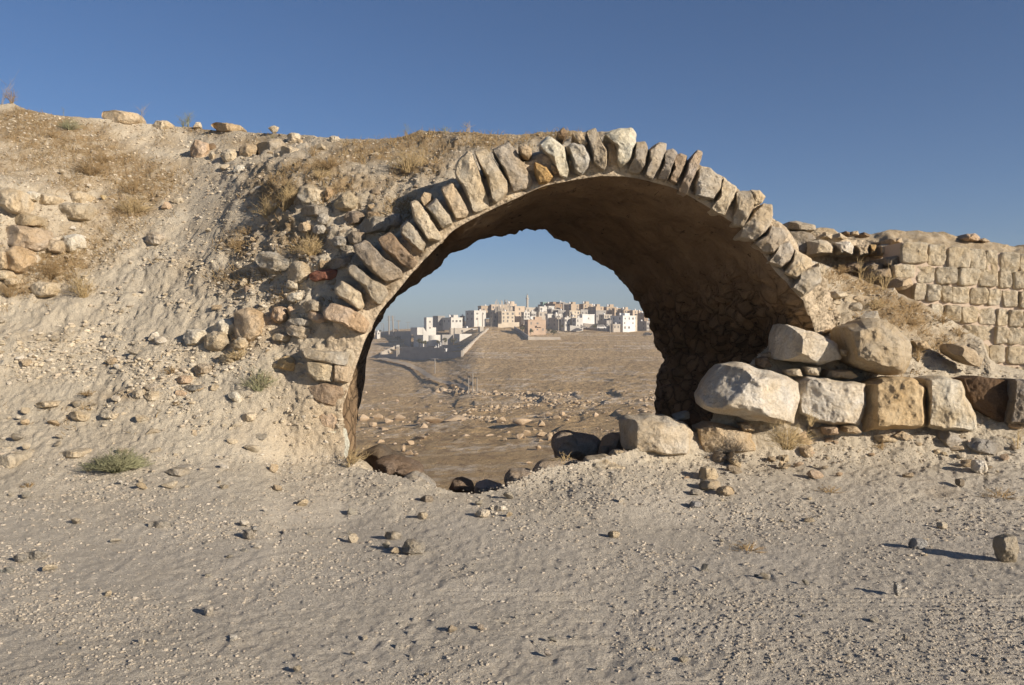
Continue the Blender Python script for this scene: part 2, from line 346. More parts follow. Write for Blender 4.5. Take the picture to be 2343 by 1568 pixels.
# relief
steep = 1-lane
nrm = np.cross(np.gradient(G, axis=1), np.gradient(G, axis=0)); nrm /= np.linalg.norm(nrm, axis=-1, keepdims=True)+1e-9
nrm *= np.sign(-(nrm*G).sum(-1, keepdims=True)-0.0)
nearness = np.clip(1.0, 0, 1)
upr = sstep(900, 600, YY)
rub = np.clip(blobs([(740,560,130,190,1),(640,380,170,50,.8),(700,760,130,100,.6),(60,520,110,110,.8),(1950,760,200,120,1),(2200,850,120,60,1),(1750,960,200,50,.9),(2100,1000,250,50,.5)], XX, YY), 0, 1)
spc = np.linalg.norm(np.gradient(G, axis=0), axis=-1); hf = np.clip(0.035/np.maximum(spc, 1e-4), 0, 1)
h = fbm(G, 1.1, 3, 1)*(0.02+0.06*steep+0.03*upr+0.03*rub) + fbm(G, 4.5, 4, 2)*(0.010+0.018*steep+0.02*upr+0.075*rub) 
h += fbm(G, 26, 3, 6)*0.008*lane*hf
h += hf*fbm(G, 17, 3, 5)*(0.014+0.014*steep+0.02*veg)
w1, w2, wid = worley(G, 9.0, 3)
h += np.clip(0.42-w1, 0, 1)*0.05*(wid > 0.15)*(0.10*sstep(-.1,.35,fbm(G, 0.9, 2, 33))+0.55*steep+0.9*rub)
trod = 1-np.exp(-(((XX-470)/70.0)**2+((YY-470)/90.0)**2))*0.7
h *= trod
edge = sstep(0, 25, YY-YY[-1:])*0.6+0.4
h *= edge*(1-0.35*lane)
h -= 0.012*np.exp(-((fbm(G, 0.8, 2, 9))/0.06)**2)*lane*0.5
# hollow beside the small heap of stones and near the dark boulders
G = G + nrm*h[..., None]
# back rows: the bank carries on behind its crest
back = []
for k, (dy, dz) in enumerate(((0.35,0.02),(0.9,-0.02),(1.8,-0.1),(3.0,-0.3),(4.2,-0.9),(4.6,-4.0))):
    b = G[-1].copy(); r = np.where(xs > 1450, 0.45, 1.0); over = (xs > 690) & (xs < 1452)
    b[:, 1] += np.where(over, np.minimum(dy, np.maximum(12.95-G[-1][:, 1], 0.3)*(k+1)/6.0), dy*r); b[:, 2] += np.where(over, max(dz, -0.35), dz*np.where(xs > 1450, 2.0, 1.0)); b[:, 0] *= (b[:, 1])/(G[-1][:, 1]); back.append(b)
Gall = np.concatenate([G, np.array(back)], 0)
nr, nc = Gall.shape[:2]
hm = inpoly(XX, YY, hole); hm = np.concatenate([hm, np.repeat(((xs > 1452) & (xs < 1838))[None], len(back), 0)], 0)
idx = np.arange(nr*nc).reshape(nr, nc)
q = np.stack([idx[:-1,:-1], idx[:-1,1:], idx[1:,1:], idx[1:,:-1]], -1)
keep = ~(hm[:-1,:-1] & hm[:-1,1:] & hm[1:,1:] & hm[1:,:-1])
lf = (hm[:-1,:-1] | hm[:-1,1:] | hm[1:,1:] | hm[1:,:-1]); keep = ~lf
me = mesh_np('ground', Gall, q[keep].reshape(-1, 4), M['ground'])
ca = me.color_attributes.new('cover', 'FLOAT_COLOR', 'POINT')
cov = np.ones((nr, nc, 4), np.float32)
for k, a in enumerate((lane, veg, marl)): cov[:YY.shape[0], :, k] = a; cov[YY.shape[0]:, :, k] = a[-1]
ca.data.foreach_set('color', cov.reshape(-1))
tag(link('ground', me), kind='structure')
def gpos(x, y):                        # finished surface under a picture position (arrays)
    x = np.atleast_1d(np.asarray(x, float)); y = np.atleast_1d(np.asarray(y, float))
    fi = np.interp(x, xs, np.arange(len(xs))); i = np.clip(fi.astype(int), 0, len(xs)-2)
    top = ytop(x); fj = len(yb)+np.clip((y-1600)/(top-1600), 0, 1)*(NR-1); j = np.clip(fj.astype(int), 0, YY.shape[0]-2)
    u = (fi-i)[:, None]; v = (fj-j)[:, None]
    return (G[j,i]*(1-u)+G[j,i+1]*u)*(1-v)+(G[j+1,i]*(1-u)+G[j+1,i+1]*u)*v, (j, i)

# ground behind the camera and to its sides
mb = MB(); mb.box(-60, 60, -60, 0.86, -0.5, -0.06).box(-60, 60, 0.863, 7.3, -0.6, -0.17)
tag(mb.build('lane', M['ground']), kind='structure')
la = bpy.data.objects['lane'].data.color_attributes.new('cover', 'FLOAT_COLOR', 'POINT')
for d_ in la.data: d_.color = (1, 0, 0, 1)

# ------------------------------------------------------------------ far ground
near_p = [(9.6,-0.55),(10.6,-0.55),(12,-0.68),(15,-0.80),(17,-1.15),(19,-2.6),(25,-6),(40,-10.5),(70,-14)]
farp = {
 600: [(100,1112),(130,1055),(175,1015),(245,965),(350,905),(460,865),(560,830),(600,796),(640,780),(720,764),(1000,760),(1600,757)],
 840: [(100,1110),(130,1050),(170,1010),(235,960),(335,905),(440,860),(520,822),(560,796),(600,776),(650,766),(720,762),(1000,760),(1600,757)],
 1000:[(100,1107),(130,1042),(165,1000),(210,960),(260,935),(325,900),(410,850),(465,822),(510,806),(545,785),(590,758),(700,747),(1000,765),(1600,770)],
 940:[(100,1108),(130,1045),(168,1005),(225,960),(290,922),(350,895),(430,850),(492,823),(540,803),(575,778),(610,764),(660,757),(730,752),(1000,760),(1600,765)],
 1100:[(100,1106),(130,1040),(160,995),(200,955),(240,930),(300,895),(380,845),(450,800),(500,770),(545,751),(620,744),(700,730),(1000,760),(1600,770)],
 1200:[(100,1105),(130,1038),(155,990),(195,950),(235,928),(300,886),(395,830),(475,788),(540,760),(570,752),(640,738),(700,724),(1000,755),(1600,770)],
 1300:[(100,1105),(130,1035),(150,985),(190,945),(220,925),(300,880),(400,825),(480,785),(550,760),(575,755),(640,738),(700,722),(1000,755),(1600,770)],
 1500:[(100,1100),(125,1020),(150,970),(180,935),(220,910),(300,870),(400,820),(480,785),(550,762),(590,757),(640,745),(700,733),(1000,758),(1600,770)],
 1900:[(100,1100),(125,1020),(150,970),(180,935),(220,910),(300,870),(400,820),(480,785),(550,765),(590,760),(700,750),(1000,760),(1600,770)],
}
fk = sorted(farp)
def farz(x, d):
    x = np.asarray(x, float); d = np.asarray(d, float); vals = []
    for k in fk:
        ds = [p[0] for p in near_p]+[p[0] for p in farp[k]]; zs = [p[1] for p in near_p]+[EYE-(p[1]-HY)/F*p[0] for p in farp[k]]
        vals.append(np.interp(d, ds, zs))
    vals = np.stack(vals, 0); j = np.clip(np.searchsorted(fk, x)-1, 0, len(fk)-2); a_ = np.array(fk, float)
    t = np.clip((x-a_[j])/(a_[j+1]-a_[j]), 0, 1); t = t*t*(3-2*t)
    return np.take_along_axis(vals, j[None], 0)[0]*(1-t)+np.take_along_axis(vals, (j+1)[None], 0)[0]*t
fx = np.concatenate([np.linspace(-900, 740, 60)[:-1], np.linspace(740, 1560, 440), np.linspace(1560, 3400, 60)[1:]])
fd = np.concatenate([np.linspace(9.6, 20, 40)[:-1], np.geomspace(20, 95, 40)[:-1], np.geomspace(95, 330, 330)[:-1], np.geomspace(330, 720, 150)[:-1], np.geomspace(720, 1600, 20)])
FX, FD = np.meshgrid(fx, fd); FZ = farz(FX, FD)
sidew = np.clip(sstep(2050, 2500, FX)+sstep(500, 0, FX), 0, 1)*sstep(95, 45, FD); FZ = FZ*(1-sidew)-0.35*sidew
for _ in range(2):
    E = np.pad(FZ, 1, mode='edge'); S = (E[:-2,1:-1]+E[2:,1:-1]+2*E[1:-1,1:-1])/4; FZ = np.where((FD > 110), S, FZ)
wx = (FX-CX)/F*FD; wy = FD*K
Pw = np.stack([wx, wy, FZ*0], -1)
far = sstep(80, 130, FD); amp = far*np.interp(FD, [100, 130, 170, 260, 400, 720], [0.12, 0.3, 1.0, 1.1, 0.8, 0.5])
H = fbm(Pw*np.array([0.5,1,1]), 0.10, 5, 41)*0.55*amp + fbm(Pw*np.array([0.6,1,1]), 0.6, 4, 43)*0.45*amp
# rock ledges: quantised steps following the slope
stp = (FZ + fbm(Pw, 0.03, 3, 47)*1.6 + wx*0.01)
fr = stp*0.9 - np.floor(stp*0.9)
led = (sstep(0.0, 0.12, fr) - fr)*0.75*far*np.clip(0.6+fbm(Pw, 0.05, 3, 51)*1.5, 0, 1)*np.interp(FD, [120,150,180,260,330,500],[0,.5,1.0,1.1,.6,.2])
FZ2 = FZ + H + led
FZ2 = np.where(FD < 20, FZ + fbm(np.stack([wx, wy, wx*0], -1), 2, 3, 5)*0.05, FZ2)
fidx = np.arange(FX.size).reshape(FX.shape)
fq = np.stack([fidx[:-1,:-1], fidx[:-1,1:], fidx[1:,1:], fidx[1:,:-1]], -1).reshape(-1, 4)
tag(link('hillside', mesh_np('hillside', np.stack([wx, wy, FZ2], -1), fq, M['hill'])), kind='structure')
def farpos(x, d):
    i = int(np.clip(np.searchsorted(fx, x), 1, len(fx)-1)); j = int(np.clip(np.searchsorted(fd, d), 1, len(fd)-1))
    return (x-CX)/F*d, d*K, float(FZ2[j, i])
def far_depth_for(x, y, lo=95, hi=720):  # depth at which the hillside is seen at picture height y
    ds = np.linspace(lo, hi, 900); z = farz(np.full(ds.shape, x), ds); yy = HY+(EYE-z)/ds*F
    k = np.argmax(yy <= y); return float(ds[k])

# the vault: a rough loft from the front opening to the rear one
NU, NV = 340, 90
def along(pts, n):
    pts = np.array(pts, float); return pts
fa = np.array(front, float); ra = np.array(rear, float)
ref = np.array([PX(x, y, 11.0)[0::2] for x, y in front]); sl = np.concatenate([[0], np.cumsum(np.linalg.norm(np.diff(ref, axis=0), axis=1))]); sl /= sl[-1]
us = np.linspace(0, 1, NU)
def samp(a, jit_):
    x = np.interp(us, sl, a[:, 0]); y = np.interp(us, sl, a[:, 1])
    for _ in range(4):
        x[1:-1] = (x[:-2]+2*x[1:-1]+x[2:])/4; y[1:-1] = (y[:-2]+2*y[1:-1]+y[2:])/4
    return x, y
fxp, fyp = samp(fa, 0); rxp, ryp = samp(ra, 0)
fdp = 11.0+1.5*sstep(682, 820, fyp)*(fxp > 1500)
A = np.stack(PX(fxp, fyp, fdp), -1); B = np.stack(PX(rxp, ryp, 17.0), -1)
vs = np.linspace(0, 1, NV)[:, None, None]
L = A[None]*(1-vs)+B[None]*vs
dn = np.stack([-np.gradient(A[:, 2]), np.zeros(NU), np.gradient(A[:, 0])], -1); dn /= np.linalg.norm(dn, axis=1, keepdims=True)   # outward
if dn[NU//2, 2] < 0: dn = -dn
bz = L[..., 2]
low = sstep(2.6, 1.7, bz)
wv1, wv2, wvi = worley(L*np.array([1, 0.9, 1.0]), 3.2, 8)
cob = np.clip(wv2-wv1, 0, 0.35)
rel = fbm(L, 1.3, 4, 61)*0.10 + fbm(L*np.array([1,0.5,1]), 6, 4, 62)*0.035*1.2 - cob*0.42*low*(fxp > 1300)*np.clip((1-vs[..., 0])*12, 0.25, 1) - 0.10*fbm(L*np.array([1,0.35,1]), 2.2, 3, 65)*(1-low)
rel *= np.clip(vs[..., 0]*14, 0.15, 1)
rel += 0.20*(fxp < 1060)[None]*sstep(0.01, 0.06, vs[..., 0])*sstep(0.80, 0.5, vs[..., 0])  # hollow added to the left wall, keeps its sunlit stretch out of view
rel += (np.abs(fbm(L[-1:], 7, 2, 66))*0.10)*np.ones_like(rel)*sstep(0.93, 1.0, vs[..., 0])
L = L + dn[None]*rel[..., None]
Lf = L[0] + dn*0.015
thick = 0.36
ring = []
for k, s_ in enumerate(np.linspace(0, 1, 9)):
    p = A + dn*(thick*s_); p[:, 1] += 0.0; nn_ = fbm(p, 8, 4, 71)[:, None]
    rec = (sstep(770, 700, fyp))[:, None]*np.interp(s_, [0, .12, .3, 1], [0, .01, .05, .08])
    p = p + np.array([0, -0.11, 0])*nn_*min(1, s_*5) + np.array([0, 1.0, 0])*rec
    if s_ == 1: p += dn*fbm(p, 5, 3, 73)[:, None]*0.07
    ring.append(p)
ex = []
for v in (0.15, 0.4, 0.7, 1.0):
    p = A*(1-v)+B*v + dn*0.5; p += dn*fbm(p, 2, 3, 74)[:, None]*0.08; ex.append(p)
rr = [B + dn*0.5*s_ for s_ in (0.6,)] + [L[-1]]
rows = list(L[::-1][::-1])
allr = ring[::-1]          # extrados edge -> intrados edge
allr = allr[:-1] + rows + [rr[0]]
full = np.array(ex[::-1] + allr)
n_, m_ = full.shape[:2]; ii = np.arange(n_*m_).reshape(n_, m_)
vq = np.stack([ii[:-1,:-1], ii[:-1,1:], ii[1:,1:], ii[1:,:-1]], -1).reshape(-1, 4)
clo = np.stack([ii[-1,:-1], ii[-1,1:], ii[0,1:], ii[0,:-1]], -1)
vq = np.concatenate([vq, clo])
arch = empty('ruined_arch', PX(1320, 1060, 11.2), 'ruined stone arch and barrel vault framing the distant hill town', 'arch')
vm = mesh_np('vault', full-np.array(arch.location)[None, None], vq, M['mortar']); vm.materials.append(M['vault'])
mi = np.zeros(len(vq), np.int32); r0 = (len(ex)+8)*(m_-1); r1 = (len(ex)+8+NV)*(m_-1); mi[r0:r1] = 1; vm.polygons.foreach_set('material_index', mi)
vo = link('vault', vm, arch)

# ------------------------------------------------------------------ traced stones
def slab(name, poly, d, T=0.12, back=0.35, creases=(), seed=0, col=(0.55, 0.46, 0.34), rough=1.0, parent=None, edge=3.0, N=72, off=(0, 0), tilt=0.0, facet=1.0):
    P = np.array([PX(x, y, d)[0::2] for x, y in poly]); n = len(P)
    seg = np.linalg.norm(np.roll(P, -1, 0)-P, axis=1); cum = np.concatenate([[0], np.cumsum(seg)]); tot = cum[-1]
    t = np.linspace(0, tot, N, endpoint=False); Pc = np.concatenate([P, P[:1]])
    q_ = np.stack([np.interp(t, cum, Pc[:, 0]), np.interp(t, cum, Pc[:, 1])], -1)
    q_ = 0.5*q_+0.25*(np.roll(q_, 1, 0)+np.roll(q_, -1, 0))
    size = math.sqrt(tot*tot/12.0); c = q_.mean(0)
    p3 = np.stack([q_[:, 0], q_[:, 1], q_[:, 0]*0+seed*3.7], -1)
    rad = (q_-c)/(np.linalg.norm(q_-c, axis=1, keepdims=True)+1e-9)
    q_ = q_ + rad*(fbm(p3, 5/size, 3, seed)*0.045*size*rough)[:, None]
    rs = np.random.RandomState(seed+5); pl = []
    R0 = size*0.5
    for k in range(8):
        a = (k+rs.rand()*0.9)*6.283/8; g = (0.25+0.75*rs.rand()**1.3)*facet; pl.append((math.cos(a)*g, math.sin(a)*g, T+g*R0*(0.12+0.40*rs.rand())))
    cre = []
    for (x1, y1, x2, y2, k_) in creases:
        a = np.array(PX(x1, y1, d)[0::2]); b = np.array(PX(x2, y2, d)[0::2]); u = (b-a)/np.linalg.norm(b-a); nn = np.array([-u[1], u[0]])
        if nn[0] > 0: nn = -nn             # towards the left / the side that falls away
        if abs(nn[1]) > abs(nn[0]) and nn[1] < 0: nn = -nn
        cre.append((a, nn, k_))
    offv = np.array(off)*size
    ng = max(17, N//2); g1 = np.linspace(-1, 1, ng); gx_, gy_ = np.meshgrid(g1, g1)
    uu = gx_*np.sqrt(1-gy_**2/2); vv_ = gy_*np.sqrt(1-gx_**2/2); rr = np.clip(np.hypot(uu, vv_), 0, 1); th = np.arctan2(vv_, uu)
    qa = np.arctan2(q_[:, 1]-c[1], q_[:, 0]-c[0]); o_s = np.argsort(qa); qr = np.linalg.norm(q_-c, axis=1)
    Rb = np.interp(th, np.concatenate([qa[o_s]-2*np.pi, qa[o_s], qa[o_s]+2*np.pi]), np.tile(qr[o_s], 3))
    pt = np.stack([c[0]+np.cos(th)*Rb*rr, c[1]+np.sin(th)*Rb*rr], -1)+offv*(1-rr)[..., None]
    ed = (1-rr)*Rb; pr = np.full(rr.shape, T*1.0)
    for gx2, gz2, b_ in pl: pr = np.minimum(pr, b_+(pt-c)@np.array([gx2, gz2]))
    for a, nn, k_ in cre: pr = np.minimum(pr, T - 1.5*k_*np.maximum((pt-a)@nn, 0))
    pr = pr + tilt*(pt[..., 0]-c[0]); pr = np.minimum(pr, ed*edge*1.35+0.004)
    pp = np.stack([pt[..., 0], pt[..., 1], pr*0.7+seed], -1); wgt = np.clip(ed/(0.05*size), 0.1, 1)
    wp = pp+0.10*size*np.stack([fbm(pp, 4/size, 2, seed+8), fbm(pp, 4/size, 2, seed+9), pp[..., 0]*0], -1); c1w, _, _ = worley(wp, 2.3/size, seed+6); c2w, _, _ = worley(wp, 6.0/size, seed+7)
    ns = fbm(pp, 2.6/size, 3, seed+1)*0.05*size + (c1w-0.45)*0.13*size + (c2w-0.45)*0.016*size + fbm(pp, 8/size, 4, seed+2)*0.02*size + fbm(pp, 24, 4, seed+3)*0.014
    pr = np.clip(pr+wgt*ns*rough, -0.4*back, None); sc_ = (d*K-pr)/(d*K)
    FV = np.stack([pt[..., 0]*sc_, d*K-pr, EYE+(pt[..., 1]-EYE)*sc_], -1)
    bi = [(0, k) for k in range(ng-1)]+[(k, ng-1) for k in range(ng-1)]+[(ng-1, ng-1-k) for k in range(ng-1)]+[(ng-1-k, 0) for k in range(ng-1)]
    BV = np.array([FV[a_, b_] for a_, b_ in bi]); nb = len(bi); V = [FV.reshape(-1, 3)]
    for bk, sfac in ((0.2, 1.0), (0.6, 0.96), (0.95, 0.8), (1.0, 0.2)):
        pb = BV.copy(); pb[:, 0] = c[0]+(pb[:, 0]-c[0])*sfac; pb[:, 2] = c[1]+(pb[:, 2]-c[1])*sfac; pb[:, 1] = d*K+back*bk; V.append(pb)
    vv = np.concatenate(V); quads = []
    for a_ in range(ng-1):
        for b_ in range(ng-1): k0 = a_*ng+b_; quads.append((k0, k0+1, k0+ng+1, k0+ng))
    prev = [a_*ng+b_ for a_, b_ in bi]
    for k in range(4):
        cur = [ng*ng+k*nb+j for j in range(nb)]
        for j in range(nb): quads.append((prev[j], prev[(j+1) % nb], cur[(j+1) % nb], cur[j]))
        prev = cur
    quads.append(tuple(prev))
    org = np.array([c[0], d*K+back*0.3, q_[:, 1].min()])
    me_ = bpy.data.meshes.new(name); me_.from_pydata((vv-org).tolist(), [], quads)
    bm = bmesh.new(); bm.from_mesh(me_); bmesh.ops.recalc_face_normals(bm, faces=bm.faces[:])
    for f_ in bm.faces: f_.smooth = True
    bm.to_mesh(me_); bm.free(); me_.materials.append(M['stone'])
    try: me_.set_sharp_from_angle(angle=math.radians(34))
    except Exception: pass
    o = link(name, me_, parent); o.location = org - (np.array(parent.location) if parent else 0)
    o.color = (*col, 1); return o

CR_ = (0.68, 0.59, 0.45); GR_ = (0.52, 0.47, 0.39); TN = (0.60, 0.49, 0.35); WH = (0.80, 0.74, 0.64); BR = (0.33, 0.25, 0.175); OR = (0.62, 0.44, 0.22); PK = (0.63, 0.49, 0.36); DK = (0.24, 0.20, 0.165)
vous = [
 (c5,[(185,600),(235,545),(330,560),(400,600),(470,665),(440,730),(370,710),(290,670),(200,640)],PK),
 (c5,[(255,450),(300,410),(370,450),(420,480),(440,560),(410,590),(330,540),(265,490)],CR_),
 (c5,[(335,330),(370,310),(470,390),(560,440),(580,490),(530,560),(490,540),(430,450),(345,370)],GR_),
 (c5,[(370,200),(440,165),(540,260),(660,350),(660,390),(580,435),(480,370),(375,240)],(0.40,0.34,0.27)),
 (c5,[(510,160),(590,120),(680,220),(755,300),(720,350),(660,320),(540,220)],(0.42,0.32,0.23)),
 (c5,[(645,90),(690,50),(760,110),(805,200),(780,245),(710,200),(650,130)],GR_),
 (c2,[(1665,710),(1720,700),(1800,800),(1905,980),(1880,1010),(1800,1000),(1700,860)],CR_),
 (c2,[(1780,750),(1860,680),(1970,820),(1985,880),(1910,915),(1850,840)],(0.58,0.53,0.44)),
 (c2,[(1890,610),(1980,560),(2060,680),(2110,800),(2070,840),(2010,850),(1930,720)],TN),
 (c6,[(600,600),(640,480),(740,375),(780,400),(870,620),(960,900),(965,980),(880,1030),(800,1040),(720,820),(620,700)],CR_),
 (c6,[(800,385),(940,370),(1060,560),(1160,720),(1155,830),(1040,945),(1000,930),(940,700),(850,500)],(0.58,0.52,0.42)),
 (c6,[(985,370),(1170,290),(1300,480),(1430,720),(1380,780),(1220,830),(1150,680),(1060,500)],(0.47,0.41,0.33)),
 (c6,[(1260,340),(1330,310),(1400,360),(1410,430),(1360,470),(1280,430)],TN),
 (c6,[(1430,500),(1560,550),(1635,660),(1570,730),(1480,740),(1440,620)],OR),
 (c6,[(1480,320),(1560,240),(1600,235),(1750,350),(1800,600),(1770,680),(1700,660),(1600,450),(1530,390)],WH),
 (c6,[(1780,330),(1840,300),(1960,340),(2025,460),(2000,560),(1920,640),(1850,600),(1810,450)],(0.60,0.58,0.53)),
 (c6,[(1830,200),(1920,180),(1990,310),(1940,350),(1860,260)],TN),
 (c6,[(1970,180),(2070,145),(2110,240),(2200,380),(2190,560),(2150,600),(2050,530),(2000,300)],(0.50,0.44,0.35)),
 (c7,[(170,160),(240,120),(390,105),(425,160),(415,240),(370,370),(310,415),(270,390),(265,250),(215,200)],WH),
 (c7,[(195,240),(240,215),(282,330),(270,400),(205,390)],TN),
 (c7,[(420,215),(490,210),(515,290),(500,390),(450,470),(380,465),(345,460),(395,330)],(0.46,0.41,0.34)),
 (c7,[(520,270),(600,220),(655,230),(650,290),(610,400),(540,515),(480,490),(505,400)],(0.52,0.47,0.40)),
 (c7,[(640,290),(700,270),(740,300),(710,400),(660,515),(580,510),(620,400)],(0.46,0.40,0.33)),
 (c7,[(710,330),(760,300),(815,325),(790,430),(725,550),(670,525),(700,430)],(0.48,0.38,0.28)),
 (c7,[(820,360),(890,280),(930,300),(920,360),(870,480),(805,630),(740,605),(790,480)],(0.50,0.42,0.34)),
 (c7,[(905,420),(990,420),(1085,500),(1075,590),(1015,675),(870,640),(870,540)],(0.54,0.49,0.41)),
 (c7,[(1090,490),(1195,570),(1180,650),(1095,800),(985,745),(1060,620)],CR_),
 (c7,[(1190,600),(1310,590),(1345,680),(1310,760),(1245,880),(1160,855),(1180,720)],(0.54,0.48,0.39)),
 (c7,[(1300,590),(1370,590),(1415,640),(1390,690),(1330,720),(1310,650)],CR_),
 (c7,[(1340,730),(1400,690),(1470,700),(1475,780),(1430,920),(1335,995),(1215,955),(1230,880)],(0.58,0.51,0.41)),
 (c7,[(1460,860),(1560,890),(1585,950),(1480,1080),(1400,1080),(1320,1005),(1420,930)],(0.50,0.43,0.34)),
 (c7,[(1520,1000),(1600,980),(1645,1060),(1615,1135),(1535,1190),(1430,1150),(1490,1050)],(0.52,0.47,0.40)),
 (c7,[(1640,1040),(1775,1120),(1765,1180),(1660,1280),(1550,1230),(1610,1140)],CR_),
 (c7,[(1690,1200),(1833,1180),(1850,1300),(1700,1415),(1610,1345),(1670,1270)],GR_),
 (c2,[(1740,690),(1770,640),(1820,650),(1820,700),(1770,745)],TN),
 (c6,[(1130,860),(1190,840),(1215,880),(1150,915),(1120,900)],CR_),
 (c6,[(1760,350),(1800,335),(1845,380),(1820,430),(1770,420)],TN),
 (c6,[(1670,200),(1735,140),(1780,200),(1740,240),(1690,230)],BR),
 (c6,[(1600,530),(1680,560),(1690,620),(1640,640),(1600,590)],TN),
 (c6,[(1790,480),(1825,500),(1810,560),(1790,540)],TN),
 (c7,[(1830,1150),(1880,1170),(1870,1250),(1800,1260)],CR_),
]
for i, (cf, pl, colr) in enumerate(vous):
    pts = [cf(*p) for p in pl]
    cxm = sum(p[0] for p in pts)/len(pts)
    big = len(pts) > 5
    slab('voussoir', pts, 10.98+0.02*(i % 3), T=0.15 if big else 0.03, back=0.5, seed=i+1, col=tuple(min(.85, c_*1.12) for c_ in colr), parent=arch, edge=4.0, off=(0.06, 0.02), tilt=random.uniform(-0.05, 0.22), rough=0.85, facet=0.6)
jamb = [
 (c5,[(105,1040),(200,1015),(300,1040),(325,1075),(270,1160),(200,1150),(130,1110)],(0.36,0.27,0.19)),
 (c5,[(165,1210),(240,1190),(290,1240),(255,1295),(180,1280)],PK),
 (c5,[(155,1310),(300,1290),(330,1400),(318,1475),(250,1440),(170,1380)],WH),
 (c5,[(95,890),(245,905),(250,1010),(150,1005),(100,960)],(0.55,0.47,0.34)),
 (c5,[(252,910),(340,920),(342,1015),(255,1012)],(0.58,0.46,0.32)),
 (c5,[(60,815),(180,830),(340,835),(325,915),(200,900),(80,870)],GR_),
]
for i, (cf, pl, colr) in enumerate(jamb):
    slab('jamb_stone', [cf(*p) for p in pl], 10.84-0.01*i, T=0.05, back=0.3, seed=80+i, col=tuple(min(.85, c_*1.15) for c_ in colr), parent=arch, edge=1.5, rough=0.8, facet=0.5)

